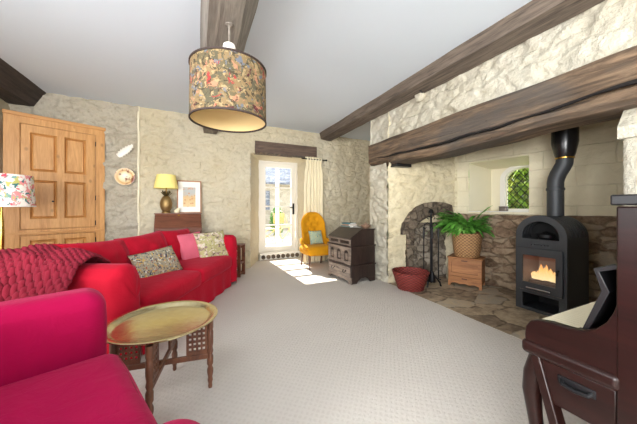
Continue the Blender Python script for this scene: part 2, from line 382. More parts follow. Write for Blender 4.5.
M['sage_pat'] = blotch('sage and pink floral cloth', srgb(178, 170, 122), [(srgb(214, 206, 186), 1.1, .36), (srgb(140, 112, 116), 1.8, .28), (srgb(206, 180, 170), 1.6, .28), (srgb(110, 96, 84), 2.4, .24)], 12)
M['pink'] = velvet('rose pink cloth', srgb(214, 104, 124), .3)
M['teal_pat'] = blotch('pale teal figured cloth', srgb(172, 186, 160), [(srgb(126, 156, 150), 1.2, .36), (srgb(214, 200, 140), 2.0, .26)], 14)
M['rim'] = plain('dark brown rim', srgb(50, 36, 30), .7)
M['lining'] = plain('gold paper lining', srgb(226, 198, 142), .8)

# ================================================================ SETTING
CEIL = 2.78
def dsp(p, amp): return amp*(noise.noise(p*Vector((3.2, 3.2, 5)))+.6*noise.noise(p*7.5)+.35*noise.noise(p*15))
def stone_relief(p, amp, sc):
    """lumpy face of coursed rubble: rounded stones, sunk joints, many coats of paint"""
    q = Vector((p.x*sc[0], p.y*sc[0], p.z*sc[1]))
    q += Vector((noise.noise(p*1.7), noise.noise(p*1.7+Vector((9, 0, 0))), noise.noise(p*1.9+Vector((0, 7, 0)))))*.35+Vector((0, 0, .18*noise.noise(p*6)))
    d, pts = noise.voronoi(q); e = max(0, d[1]-d[0]); r = noise.noise(pts[0]*3.1)
    return amp*(.95*min(1, e*4.5)**.55+.85*r+.55*noise.noise(p*9)+.35*noise.noise(p*21)-.5)+.010*noise.noise(p*1.5)
def wall_grid(mb, A, B, z0, z1, amp=.018, cell=.05, holes=(), flip=1, sc=None):
    """rough wall from A to B; holes are (s0, s1, z0, z1) along it"""
    A, B = Vector((A[0], A[1], 0)), Vector((B[0], B[1], 0)); L = (B-A).length; d = (B-A)/L; n = Vector((d.y, -d.x, 0))*flip
    S = sorted(set([0, L]+[h[i] for h in holes for i in (0, 1)])); Z = sorted(set([z0, z1]+[h[i] for h in holes for i in (2, 3)]))
    def fine(a):
        out = [a[0]]
        for u, v in zip(a, a[1:]):
            k = max(1, round((v-u)/cell)); out += [u+(v-u)*i/k for i in range(1, k+1)]
        return out
    S, Z = fine(S), fine(Z); idx = {}; vs = []; fs = []
    def V(i, j):
        if (i, j) not in idx:
            p = A+d*S[i]+Vector((0, 0, Z[j])); idx[(i, j)] = len(vs); vs.append(p+n*(stone_relief(p, amp, sc) if sc else dsp(p, amp)))
        return idx[(i, j)]
    for i in range(len(S)-1):
        for j in range(len(Z)-1):
            sm, zm = (S[i]+S[i+1])/2, (Z[j]+Z[j+1])/2
            if any(h[0] < sm < h[1] and h[2] < zm < h[3] for h in holes): continue
            fs.append((V(i, j), V(i+1, j), V(i+1, j+1), V(i, j+1)))
    mb.add(vs, fs)
WA, WB = (-2.35, 4.913), (3.75, 5.202)
def wp(s):
    d = (Vector(WB)-Vector(WA)).normalized(); return (WA[0]+d.x*s, WA[1]+d.y*s)
def sx(x): return (x-WA[0])/(WB[0]-WA[0])*(Vector(WB)-Vector(WA)).length
# floor with ribbed carpet
mb = MB(); mb.bx(-2.4, 2.62, -5.05, 5.9, -.1, 0); struct(mb.build('floor', M['carpet']), 'pale beige ribbed fitted carpet')
mb = MB(); mb.prism([(2.621, 3.2), (2.55, 1.3), (2.55, -.2), (4.6, -.2), (4.6, 3.2)], -.1, .004, lambda a, b, d: (a, b, d)); struct(mb.build('floor_hearth', M['flag']), 'brown and grey flagstone hearth floor')
mb = MB(); mb.bx(2.621, 3.8, 3.2, 5.3, -.1, 0); struct(mb.build('floor_corner', M['carpet']))
mb = MB(); mb.bx(-2.45, 4.6, -5.1, 5.3, CEIL, CEIL+.12); struct(mb.build('ceiling', M['ceiling']), 'white plastered ceiling between dark beams')
# back wall: rough rubble part, then smoother part with door recess
mb = MB(); wall_grid(mb, WA, wp(sx(-.895)), 0, CEIL+.05, .046, .020, sc=(3.6, 8)); struct(mb.build('wall_back_rough', M['wall_rough'], smooth=True, ang=180), 'rough cream painted rubble wall beside the pine cupboard')
DX0, DX1, DZ = .88, 2.29, 2.215
mb = MB(); wall_grid(mb, wp(sx(-.895)), WB, 0, CEIL+.05, .029, .020, sc=(4.8, 9), holes=[(sx(DX0)-sx(-.895), sx(DX1)-sx(-.895), -.1, DZ)])
DY = 5.80
def quadgrid(mb, P00, P10, P11, P01, nu, nv, amp=.012):
    a, b, c, d = map(Vector, (P00, P10, P11, P01)); n = (b-a).cross(d-a).normalized()
    def fn(u, v):
        p = (a*(1-u)+b*u)*(1-v)+(d*(1-u)+c*u)*v; return p+n*dsp(p, amp)
    mb.grid(fn, nu, nv)
yl, yr = wp(sx(DX0))[1], wp(sx(DX1))[1]
quadgrid(mb, (DX0, yl, 0), (1.2, DY, 0), (1.2, DY, DZ), (DX0, yl, DZ), 14, 36)
quadgrid(mb, (2.1, DY, 0), (DX1, yr, 0), (DX1, yr, DZ), (2.1, DY, DZ), 14, 36)
quadgrid(mb, (DX0, yl, DZ), (DX1, yr, DZ), (2.1, DY, DZ), (1.2, DY, DZ), 20, 12)
struct(mb.build('wall_back', M['wall'], smooth=True, ang=50), 'cream painted stone wall with the deep garden door recess')
mb = MB(); mb.tube([(-.895+.004*math.sin(i*1.3), 4.965+.004*math.cos(i), z*CEIL/20) for i, z in enumerate(range(21))], [.016+.002*math.sin(i*2.1) for i in range(21)], 10)
struct(mb.build('trim_1', M['reveal'], smooth=True), 'white painted vertical pipe boxing on the back wall')
# left and rear walls with unseen window openings added for the fill lights
def plain_wall(name, mb, mat): return struct(mb.build(name, mat, smooth=True, ang=180))
mb = MB(); wall_grid(mb, (-2.35, -5), (-2.35, 4.95), 0, CEIL+.05, .018, .08, [(5., 6.8, .65, 2.25), (1.8, 4.2, .65, 2.25)]); plain_wall('wall_left', mb, M['wall'])
mb = MB(); wall_grid(mb, (4.5, -5), (-2.4, -5), 0, CEIL+.05, .018, .08, [(2.05, 3.95, .5, 2.4), (4.95, 6.45, .5, 2.4)]); plain_wall('wall_front', mb, M['wall'])
def sash(name, A, B, z0, z1):
    m = MB(); A, B = Vector(A), Vector(B)
    for t in (0, .5, 1):
        p = A.lerp(B, t); m.bar((p.x, p.y, z0), (p.x, p.y, z1), .05, .05)
    for z in (z0, (z0+z1)/2, z1): m.bar((A.x, A.y, z), (B.x, B.y, z), .05, .05)
    struct(m.build(name, M['trim']))
sash('added_window_2', (.55, -5.03), (2.45, -5.03), .5, 2.4); sash('added_window_3', (-1.95, -5.03), (-.45, -5.03), .5, 2.4); sash('added_window_4', (-2.42, .0), (-2.42, 1.8), .65, 2.25); sash('added_window_5', (-2.42, -3.2), (-2.42, -.8), .65, 2.25)  # frames for the added openings, all out of view
# chimney breast: front above lintel, left pillar, right pillar
CX = 2.62
mb = MB(); wall_grid(mb, (CX+.025, 3.6), (CX+.025, -.3), 2.14, CEIL+.05, .028, .020, sc=(3.6, 7.5)); wall_grid(mb, (CX+.025, -.3), (CX+.025, -5), 2.16, CEIL+.05, .02, .1)
wall_grid(mb, (3.75, 3.6), (CX, 3.6), 0, CEIL+.05, .016, flip=1)
struct(mb.build('wall_right', M['breast'], smooth=True, ang=60), 'white painted stone chimney breast above the oak lintel')
mb = MB(); wall_grid(mb, (CX, 3.6), (CX, 3.15), 0, 1.84, .036, .020, sc=(3.4, 6))
struct(mb.build('wall_right_pier', M['breast'], smooth=True, ang=60), 'white painted stone pier left of the inglenook')
mb = MB(); mb.rbox((CX+.3, .30, .83), (.3, .437, .83), .03, 10, 2, wr=.02, wf=5); mb.prism([(CX-.03, 1.62), (CX-.03, 1.7), (CX+.1, 1.86), (CX+.6, 1.86), (CX+.6, 1.62)], -.13, .75, lambda a, b, d: (a, d, b))
struct(mb.build('wall_right_jamb', M['breast'], smooth=True), 'white painted stone pier right of the inglenook')
mb = MB(); mb.bx(3.75, 3.85, 3.6, 5.3, -.05, CEIL+.05); struct(mb.build('wall_right_corner', M['wall']))
# inglenook: left cheek, rear wall, hood
NA, NB, NC = (CX, 3.15), (3.85, 2.914), (4.29, .64)
nd = (Vector(NB)-Vector(NA)).normalized(); NL = (Vector(NB)-Vector(NA)).length
def npnt(s, z, off=0): return (NA[0]+nd.x*s-nd.y*-off, NA[1]+nd.y*s-nd.x*off, z)
mb = MB(); wall_grid(mb, NA, NB, 0, 2.7, .026, .020, [(.30, 1.04, -.1, .92)], sc=(2.6, 6.5))
struct(mb.build('wall_inglenook_side', M['cheek'], smooth=True, ang=60), 'cream painted side wall of the inglenook with a blocked oven arch')
_q = Vector((*NB, 0))+(Vector((nd.x, nd.y, 0))*.108-Vector(((NC[0]-NB[0])/2.29, (NC[1]-NB[1])/2.29, 0))*.108)
mb = MB(); mb.box(0, 0, 1.35, .22, .22, 2.7, T(_q.x, _q.y, 0, rz=math.degrees(math.atan2(nd.y, nd.x)))); struct(mb.build('wall_inglenook_corner', M['plaster']))
# blocked oven: rubble infill and sooty arch ring
mb = MB(); quadgrid(mb, npnt(.2, 0, -.10), npnt(1.25, 0, -.10), npnt(1.25, 1.3, -.10), npnt(.2, 1.3, -.10), 22, 26, .03)
struct(mb.build('wall_oven_infill', M['rubble_pale'], smooth=True, ang=180), 'rough stone infill inside the old oven arch')
dang = math.degrees(math.atan2(nd.y, nd.x))
Mn = T(NA[0], NA[1], 0, rz=dang)
outer = [(.30, .23), (.30, .74), (.2, .74), (.2, .84), (.27, .97), (.36, 1.08), (.48, 1.17), (.62, 1.225), (.80, 1.25), (.97, 1.24), (1.12, 1.20), (1.16, 1.0), (1.04, .98), (.94, 1.02), (.80, 1.035), (.66, 1.0), (.55, .94), (.46, .85), (.43, .74), (.41, .23)]
o = plate('trim_2', outer, [], .08, M['soot'], None, Mn @ T(0, -.005, 0)); struct(o, 'sooty grey stone arch of the old bread oven')
rd = (Vector(NC)-Vector(NB)).normalized(); rang = math.degrees(math.atan2(rd.y, rd.x)); Mr = T(NB[0], NB[1], 0, rz=rang)   # local x along rear wall, local -y... +y into the wall is -normal
W0, W1, Z0, Z1 = .19, .955, 1.09, 1.86
mb = MB(); wall_grid(mb, NB, NC, 1.0, 2.7, .013, .025, [(W0, W1, Z0, Z1)], sc=(1.8, 4.5))
struct(mb.build('wall_inglenook_rear', M['plaster'], smooth=True, ang=60), 'cream plastered rear wall of the inglenook')
mb = MB(); n_ = Vector((rd.y, -rd.x, 0))
a, b = Vector((*NB, 0))+n_*.035, Vector((*NC, 0))+n_*.035
quadgrid(mb, a, b, b+Vector((0, 0, 1.05)), a+Vector((0, 0, 1.05)), 60, 28, .03)
quadgrid(mb, a+Vector((0, 0, 1.05)), b+Vector((0, 0, 1.05)), b-n_*.1+Vector((0, 0, 1.07)), a-n_*.1+Vector((0, 0, 1.07)), 60, 3, .012)
struct(mb.build('wall_inglenook_stone', M['rubble'], smooth=True, ang=60), 'brown bare stone lower wall behind the stove')
mb = MB(); wall_grid(mb, NC, (2.9, .66), 0, 2.7, .01); struct(mb.build('wall_inglenook_right', M['plaster'], smooth=True, ang=60))
mb = MB(); mb.bx(2.75, 4.6, .3, 3.3, 2.55, 2.6); struct(mb.build('ceiling_flue_hood', M['soot']))
# window reveal (local frame: x along wall, y outward)
def inw(x, y, z): return Mr @ Vector((x, -y, z)) if False else Mr @ Vector((x, y, z))
RD = .46
mb = MB(); fx0, fx1, fz0, fz1 = W0+.14, W1+.10, Z0+.0, Z1-.08
for q in (((W0, 0, Z0), (fx0, RD, fz0), (fx0, RD, fz1), (W0, 0, Z1)), ((fx1, RD, fz0), (W1, 0, Z0), (W1, 0, Z1), (fx1, RD, fz1)), ((W0, 0, Z1), (fx0, RD, fz1), (fx1, RD, fz1), (W1, 0, Z1)), ((W0, 0, Z0), (W1, 0, Z0), (fx1, RD, fz0), (fx0, RD, fz0))):
    quadgrid(mb, *[inw(*p) for p in q], 8, 8, .004)
struct(mb.build('wall_window_reveal', M['reveal'], smooth=True, ang=50))
mb = MB(); mb.bx(W0-.01, W1+.05, .0, RD, Z0-.02, Z0+.012, Mr); struct(mb.build('trim_3', M['trim']), 'pale stone sill of the leaded window')
wx0, wx1 = .52, 1.02; wc = (wx0+wx1)/2; ww = wx1-wx0
# arched stone frame fills the end of the reveal
o = plate('window_1', rect(fx0-.02, fx1+.02, fz0-.02, fz1+.02), [arch(ww-.05, fz0+.05, 1.60, .155, 16, wc)], .05, M['reveal'], None, Mr @ T(0, RD+.03, 0)); struct(o, 'small arched window with diamond leaded panes above the fireplace stone')
o2 = plate('window_frame', arch(ww+.10, fz0+.0, 1.60, .225, 16, wc), [arch(ww-.03, fz0+.045, 1.60, .165, 16, wc)], .07, M['trim'], o, Mr @ T(0, RD-.01, 0))
mb = MB(); P = .098
for s in (1, -1):
    for k in range(-14, 15):
        # diamonds, clipped to the opening
        pts = []
        for i in range(81):
            x = wx0+ww*i/80; z = 1.38+(s*(x-wc)*1.25)+k*P*1.25; pts.append((x, z))
        seg = [q for q in pts if abs(q[0]-wc) < ww/2-.02 and q[1] > fz0+.05 and q[1] < 1.60+.155*max(0, 1-((q[0]-wc)/(ww/2-.02))**2)**.5]
        if len(seg) > 2: mb.bar(Mr @ Vector((seg[0][0], RD+.03, seg[0][1])), Mr @ Vector((seg[-1][0], RD+.03, seg[-1][1])), .008, .008)
mb.build('lead_lattice', M['iron'], o)
mb = MB(); mb.bx(wx0+.01, wx1-.01, RD+.034, RD+.038, fz0, 1.76, Mr); mb.build('pane', M['glass'], o)

# beams
def beam(name, poly, y0, y1, mat, label, cell=.07, amp=.008):
    m = MB(); n = len(poly); k = int((y1-y0)/cell); sub = []
    for i in range(n):
        a, b = Vector(poly[i]), Vector(poly[(i+1) % n]); q = max(1, round((b-a).length/.045)); sub += [a.lerp(b, j/q) for j in range(q)]
    n = len(sub); vs = []
    for i in range(k+1):
        y = y0+(y1-y0)*i/k
        for p in sub:
            P_ = Vector((p.x, y, p.y)); e = noise.noise_vector(P_*Vector((5, 1.6, 5)))*amp*1.4+noise.noise_vector(P_*Vector((16, 5, 16)))*amp*.5; vs.append(P_+Vector((e.x, 0, e.z)))
    fs = [(i*n+j, i*n+(j+1) % n, (i+1)*n+(j+1) % n, (i+1)*n+j) for i in range(k) for j in range(n)]+[tuple(range(n)), tuple(k*n+j for j in range(n))]
    m.add(vs, fs); return struct(m.build(name, mat, smooth=True, ang=50), label)
beam('ceiling_beam', [(.0, CEIL+.02), (.055, 2.48), (.27, 2.48), (.43, CEIL+.02)], -4.9, 5.02, M['beam_grey'], 'grey weathered oak ceiling beam that carries the pendant shade')
beam('ceiling_beam', [(2.36, CEIL+.02), (2.40, 2.655), (2.63, 2.63), (2.63, CEIL+.02)], -4.9, 5.10, M['beam'], 'dark oak ceiling beam along the top of the chimney breast')
beam('ceiling_beam', [(-2.4, CEIL+.02), (-2.4, 2.56), (-2.1, 2.56), (-1.96, CEIL+.02)], -4.9, 4.93, M['beam_dark'], 'dark oak ceiling beam over the pine cupboard')
# great oak lintel
def lintel():
    m = MB(); y0, y1 = -.1, 3.6; k = 120; nz = 42; vs = []
    sec = [(0, z/nz) for z in range(nz+1)]+[(x/8, 1) for x in range(1, 9)]+[(1, 1-z/6) for z in range(1, 7)]+[(1-x/8, 0) for x in range(1, 8)]
    for i in range(k+1):
        y = y0+(y1-y0)*i/k; zb = 1.825+.02*math.sin(y*1.7+.6)+.02*noise.noise(Vector((y*2, 3, 1)))+(.03 if y > 3.1 else 0); zt = 2.20+.02*noise.noise(Vector((y*1.3, 0, 7)))
        crack = 1.965+.05*math.sin(y*1.15+2.2)+.02*noise.noise(Vector((y*3, 9, 0)))
        for a, b in sec:
            x = 2.575+.36*a; z = zb+(zt-zb)*b; P_ = Vector((x, y, z)); e = noise.noise_vector(P_*Vector((6, 2, 6)))*.012
            if a == 0:
                dz = abs(z-crack); e.x += .07*math.exp(-(dz/.015)**2)*min(1, .35+.65*abs(math.sin(y*2.1+.4)))*max(0, min(1, (3.35-y)/.5)); 
                if b < .12: e.x += .05*(1-b/.12)
            vs.append(P_+Vector((e.x, 0, e.z)))
    n = len(sec); fs = [(i*n+j, i*n+(j+1) % n, (i+1)*n+(j+1) % n, (i+1)*n+j) for i in range(k) for j in range(n)]+[tuple(range(n)), tuple(k*n+j for j in range(n))]
    m.add(vs, fs); return m.build('lintel', M['lintel'], smooth=True, ang=60)
_lt = struct(lintel(), 'massive brown oak lintel over the inglenook fireplace')
mb = MB(); vs = []
for i in range(121):
    y = 3.42-3.4*i/120; z = 1.965+.05*math.sin(y*1.15+2.2)+.02*noise.noise(Vector((y*3, 9, 0))); hw = .0115*min(1, i/14)*(.45+.75*abs(noise.noise(Vector((y*2.3, 0, 4)))))
    e = noise.noise(Vector((y*9, 2, 2)))*.006
    vs += [(2.566, y, z-hw+e), (2.566, y, z+hw+e), (2.60, y, z+hw+e), (2.60, y, z-hw+e)]
mb.add(vs, [(4*i+a, 4*i+(a+1) % 4, 4*i+4+(a+1) % 4, 4*i+4+a) for i in range(120) for a in range(4)])
mb.build('crack', plain('crack shade', srgb(24, 19, 16), .95), _lt)  # dark strip along the crack stands for the shade in its depth
mb = MB(); mb.bx(2.66, 2.95, 3.0, 3.2, 1.775, 1.825); struct(mb.build('lintel_pad', M['black'], bevel=.006), 'dark slate pad under the end of the oak lintel')
mb = MB(); mb.bx(.965, 2.275, 5.03, 5.2, 2.215, 2.455); o = struct(mb.build('door_lintel', M['door_lintel'], bevel=.01), 'brown oak lintel board above the garden door')
mb = MB(); mb.bx(.975, 2.265, 5.015, 5.1, 2.205, 2.235); mb.build('lintel_edge', M['lintel'], o, bevel=.004)

mb = MB(); mb.bx(.6, 2.6, 5.22, 6.0, 2.24, 2.95); struct(mb.build('wall_over_door', M['wall']))
# garden door
dx0, dx1, dz0, dz1 = 1.245, 2.055, .17, 2.17
d = struct(plate('door_1', rect(1.15, 2.12, .0, 2.26), [rect(dx0, dx1, dz0, dz1)], .09, M['trim'], None, T(0, DY+.02, 0)), 'white glazed garden door with four panes')
dl = plate('door_leaf', rect(dx0+.005, dx1-.005, dz0+.005, dz1-.005), [rect(dx0+.10, dx1-.10, *z) for z in ((.27, .74), (.775, 1.17), (1.205, 1.60), (1.635, 2.08))], .05, M['trim'], d, T(0, DY+.02, 0))
mb = MB(); mb.bx(dx0+.09, dx1-.09, DY+.018, DY+.022, .26, 2.09); mb.build('pane', M['glass'], d)
mb = MB(); mb.rbox((dx1-.05, DY-.012, 1.13), (.022, .008, .13), .006, 2, 2); mb.tube([(dx1-.05, DY-.015, 1.16), (dx1-.05, DY-.06, 1.16), (dx1-.15, DY-.065, 1.155)], .011, 8); mb.build('door_handle', M['iron'], d, smooth=True)
# raised threshold with a row of round pebbles set in its front
mb = MB(); mb.bx(1.19, 2.12, 5.66, 5.9, 0, .15); st = struct(mb.build('trim_4', M['trim'], bevel=.012), 'white door step set with a row of dark round tiles')
for i in range(8):
    m = MB(); x = 1.265+i*.112; m.prism([(x+.046*math.cos(a*math.pi/8), .065+.046*math.sin(a*math.pi/8)) for a in range(16)], 5.64, 5.665); m.build('tile', M['soot'], st)
mb = MB(); wall_grid(mb, (CX+.02, -.1), (CX+.02, -5), 0, 2.2, .01, .1); struct(mb.build('wall_right_front', M['breast'], smooth=True, ang=180))

# ================================================================ OUTSIDE
stone_far = rubble('pale outdoor stone', [srgb(176, 166, 148), srgb(200, 190, 172), srgb(216, 208, 194)], srgb(190, 182, 166), (3, 3, 5), .4)
M['slate'] = rubble('blue grey roof slates', [srgb(104, 112, 128), srgb(134, 142, 158), srgb(168, 172, 182)], srgb(96, 102, 114), (5, 5, 9), .4)
mb = MB(); mb.bx(-4, 10, 5.9, 16, -.06, .06); struct(mb.build('patio', plain('pale paving', srgb(226, 218, 206), .9, var=.06)), 'pale sunlit paving outside the garden door')
h = thing('stone_outbuilding', 'pale stone outbuilding with a slate roof seen through the garden door', 'building', (4, 12.5, .06))
mb = MB(); mb.bx(-4.5, 4, -.4, .4, 0, 2.3); mb.build('wall', stone_far, h)
mb = MB(); mb.prism([(-.75, 2.2), (-.75, 2.3), (3.2, 4.9), (3.2, 4.8)], -4.8, 4.2, lambda a, b, d: (d, a, b)); mb.build('roof', M['slate'], h)
mb = MB(); mb.bx(-1.7, -1.0, -.45, -.40, 1.0, 1.9); mb.build('window', M['slate'], h)
mb = MB(); mb.bar((2.12, 7.6, .06), (2.12, 7.6, 2.35), .1, .1); tag(mb.build('porch_post', M['trim'], bevel=.01), 'white timber post on the paving outside the door', 'post')
g = thing('folding_chair', 'folding garden chair with a tan back on the sunlit paving', 'chair', (2.55, 8.4, .06), 20)
wd = plain('pale teak', srgb(206, 180, 140), .7); tan = plain('tan canvas', srgb(214, 172, 112), .9)
mb = MB(); mb.rbox((0, -.02, .46), (.22, .2, .02), .015, 2, 2); mb.build('seat', wd, g)
mb = MB(); mb.rbox((0, .25, .74), (.22, .02, .17), .015, 2, 2); mb.build('backrest', tan, g)
for s in (-1, 1):
    mb = MB(); mb.bar((s*.22, .27, .92), (s*.22, -.26, 0), .03, .03); mb.build('leg', wd, g)
    mb = MB(); mb.bar((s*.19, -.22, .46), (s*.19, .3, 0), .03, .03); mb.build('leg', wd, g)
g = thing('garden_table', 'slatted garden table with crossed legs outside the door', 'table', (1.86, 8.15, .06), 10)
mb = MB()
for k in range(6): mb.bx(-.3, .3, -.28+k*.095, -.2+k*.095, .42, .44)
mb.build('tabletop', wd, g)
for s in (-1, 1):
    mb = MB(); mb.bar((-.28, s*.22, 0), (.28, s*.22, .42), .025, .025); mb.build('leg', wd, g)
    mb = MB(); mb.bar((.28, s*.19, 0), (-.28, s*.19, .42), .025, .025); mb.build('leg', wd, g)
def leafball(name, c, rx, ry, rz, n, size, mat, label, seed=1):
    r = random.Random(seed); m = MB()
    for i in range(n):
        u = Vector((r.gauss(0, 1), r.gauss(0, 1), r.gauss(0, 1))).normalized()*(r.random()**.35)
        p = Vector((c[0]+u.x*rx, c[1]+u.y*ry, c[2]+u.z*rz)); a = Vector((r.gauss(0, 1), r.gauss(0, 1), r.gauss(0, 1))).normalized(); b = a.orthogonal().normalized(); s = size*(.6+.8*r.random()); nn = a.cross(b)*s*.12
        m.add([p-a*s, p+b*s*.5+nn, p+a*s, p-b*s*.5+nn], [(0, 1, 2, 3)])
    o = m.build(name, mat); return tag(o, label, 'bush') if label else o
lm = NT('sunlit leaf', .5); v_ = lm.noise(lm.map(), 3, 3); lm.color(lm.ramp(v_, [(.3, srgb(96, 150, 40)), (.5, srgb(160, 190, 60)), (.7, srgb(226, 220, 110))]))
leafball('bush', (7.0, 3.7, 1.6), 1.0, 1.8, 1.7, 5200, .12, lm.m, 'sunlit yellow green bush outside the leaded window', 3)
leafball('bush', (2.75, 9.9, .64), .28, .28, .6, 900, .05, M['leaf'], 'green conical shrub on the paving beyond the garden chair', 5)
mb = MB(); mb.bx(4.65, 12, -.6, 8, -.1, 0); struct(mb.build('ground_outside', plain('grass', srgb(110, 140, 60), .9)))

# ================================================================ CUPBOARD
cu = thing('corner_cupboard', 'tall waxed pine corner cupboard with panelled doors and black hinges', 'cupboard', (-2.205, 4.518, 0), 26.05)
S, H = .975, 2.355
mb = MB(); mb.prism([(.0, .06), (S, .06), (S-.03, .09), (.10, .42), (.02, .42)], .0, H-.02, lambda a, b, d: (a, b, d)); mb.build('carcass', M['pine'], cu)
plate('face_frame', rect(0, S, 0, H), [rect(.127, .872, .865, 2.237), rect(.127, .872, .12, .80)], .04, M['pine'], cu, T(0, 0, 0), .004)
mb = MB(); mb.bx(-.012, S+.012, -.035, .03, H-.035, H+.012); mb.build('cornice', M['pine_h'], cu, bevel=.006)
mb = MB(); mb.bx(.0, S, -.034, -.018, .81, .835); mb.build('rail', M['pine_h'], cu, bevel=.004)
def pdoor(name, x0, x1, z0, z1, panels):
    f = plate(name, rect(x0+.013, x1-.013, z0+.013, z1-.013), [rect(*p) for p in panels], .032, M['pine'], cu, T(0, -.014, 0), .003)
    for a, b, c_, d_ in panels:
        m = MB(); w_ = .022
        m.add([(a, .012, c_), (b, .012, c_), (b, .012, d_), (a, .012, d_)], [(0, 1, 2, 3)])
        vs = [(a, -.028, c_), (b, -.028, c_), (b, -.028, d_), (a, -.028, d_), (a+w_, .006, c_+w_), (b-w_, .006, c_+w_), (b-w_, .006, d_-w_), (a+w_, .006, d_-w_), (a+w_*1.6, -.014, c_+w_*1.6), (b-w_*1.6, -.014, c_+w_*1.6), (b-w_*1.6, -.014, d_-w_*1.6), (a+w_*1.6, -.014, d_-w_*1.6)]
        m.add(vs, [(i, (i+1) % 4, 4+(i+1) % 4, 4+i) for i in range(4)]+[(4+i, 4+(i+1) % 4, 8+(i+1) % 4, 8+i) for i in range(4)]+[(8, 9, 10, 11)])
        m.build('panel', M['pine'], f)
    return f
du = pdoor('door', .127, .872, .865, 2.237, [(.215, .468, 1.63, 2.135), (.535, .768, 1.63, 2.135), (.215, .468, 1.005, 1.52), (.535, .768, 1.005, 1.52)])
dn = pdoor('door', .127, .872, .12, .80, [(.215, .468, .22, .73), (.535, .768, .22, .73)])
mb = MB(); mb.lathe([(0, -.004), (.012, -.004), (.012, 0)], n=10, M=T(.425, -.030, 1.24, rx=90)); mb.build('keyhole', M['iron'], du)
mb = MB(); mb.lathe([(.008, 0), (.010, .012), (.022, .022), (.022, .034), (0, .042)], n=16, M=T(.168, -.03, .52, rx=90)); mb.build('knob', M['iron'], dn, smooth=True)
for z, dd in ((2.1, du), (1.3, du), (.93, du), (.68, dn), (.25, dn)):
    mb = MB(); mb.bx(.864, .872, -.034, -.02, z-.035, z+.035); mb.build('hinge', M['iron'], dd)

# ================================================================ SOFA
sf = thing('sofa', 'red slipcovered three seat sofa along the pine cupboard wall', 'sofa', (-.41, 3.40, 0), 63); sf.scale = (.935, 1, 1)
mb = MB()
def skirt(a, b):
    P = [(-.97, -.46), (.97, -.46), (.97, .44), (-.97, .44), (-.97, -.46)]; L = [0, 1.94, 2.84, 4.78, 5.68]; s = a*5.68
    k = max(i for i in range(4) if L[i] <= s+1e-9); t = (s-L[k])/(L[k+1]-L[k]); x = P[k][0]*(1-t)+P[k+1][0]*t; y = P[k][1]*(1-t)+P[k+1][1]*t
    q = (1-b)*(.010*math.sin(s*21)+.012*noise.noise(Vector((s*3, 1, b)))); nx, ny = ((0, -1), (1, 0), (0, 1), (-1, 0))[k]
    return (x+nx*q+0, y+ny*(q+.01*(1-b)), .012+b*.30)
mb.grid(skirt, 240, 8); mb.build('skirt', M['sofa'], sf, smooth=True, ang=60)
mb = MB(); mb.bx(-.95, .95, -.40, .42, .03, .30); mb.build('base', M['sofa'], sf)
for x in (-.485, .485):
    mb = MB(); mb.rbox((x, -.13, .365), (.482, .36, .085), .05, 10, 4, (0, .01, .03), .006, 5); mb.build('seat_cushion', M['sofa'], sf, smooth=True, ang=80)
mb = MB(); mb.rbox((0, .37, .40), (.98, .10, .36), .07, 14, 4, (0, .01, .015), .006, 4); mb.build('backrest', M['sofa'], sf, smooth=True, ang=80)
for x, tz in ((-.655, 3), (0, -2), (.655, 2)):
    mb = MB(); mb.pillow(.76, .47, .30, 22, T(x, .17, .63, rx=-16, ry=tz), .02); mb.build('back_cushion', M['sofa'], sf, smooth=True, ang=120, weld=True)
for s in (-1, 1):
    mb = MB()
    def arm(u, v, s=s):
        # section across the arm: outer skirt, rolled top, inner side
        prof = [(.135, .01), (.135, .2), (.14, .45), (.155, .58), (.145, .67), (.10, .725), (.04, .745), (-.03, .74), (-.09, .71), (-.125, .65), (-.125, .5), (-.115, .3), (-.115, .05)]
        t = u*(len(prof)-1); i = min(int(t), len(prof)-2); f = t-i; x = prof[i][0]*(1-f)+prof[i+1][0]*f; z = prof[i][1]*(1-f)+prof[i+1][1]*f
        y = -.47+.92*v; e = max(0, (v-.0)); fr = min(1, v/.07); sh = (1-(1-fr)**2)**.5; k = .72+.28*sh
        x, z = x*k, (z-.3)*(.93+.07*sh)+.3 if z > .3 else z
        y2 = y+.02*(1-sh)*0
        p = Vector((s*(1.09+x), y2, z)); wv = noise.noise(Vector((p.x*3+s, p.y*5, p.z*4)))*.012+(.008*math.sin(z*26+y*8)*math.exp(-v*9))
        return p+Vector((s*wv, 0, wv*.6))
    mb.grid(arm, 48, 34); n0 = len(mb.v)
    # front facing of the arm, gathered
    ring = [mb.v[i] for i in range(49)]; cx_ = sum(p[0] for p in ring)/49
    vs = []; 
    for q in range(9):
        f = 1-q/8
        for p in ring:
            zc = min(.5, p[2]); vs.append((s*1.09+(p[0]-s*1.09)*f, -.47-.035*(1-f**2.5)+.006*math.sin(p[2]*40)*f*(1-f)*3, zc+(p[2]-zc)*f))
    mb.add(vs, [(q*49+i, q*49+i+1, (q+1)*49+i+1, (q+1)*49+i) for q in range(8) for i in range(48)])
    # close the back
    rb = [mb.v[34*49+i] for i in range(49)]; mb.add(rb, [tuple(range(49))])
    mb.build('arm', M['sofa'], sf, smooth=True, ang=70, weld=True)

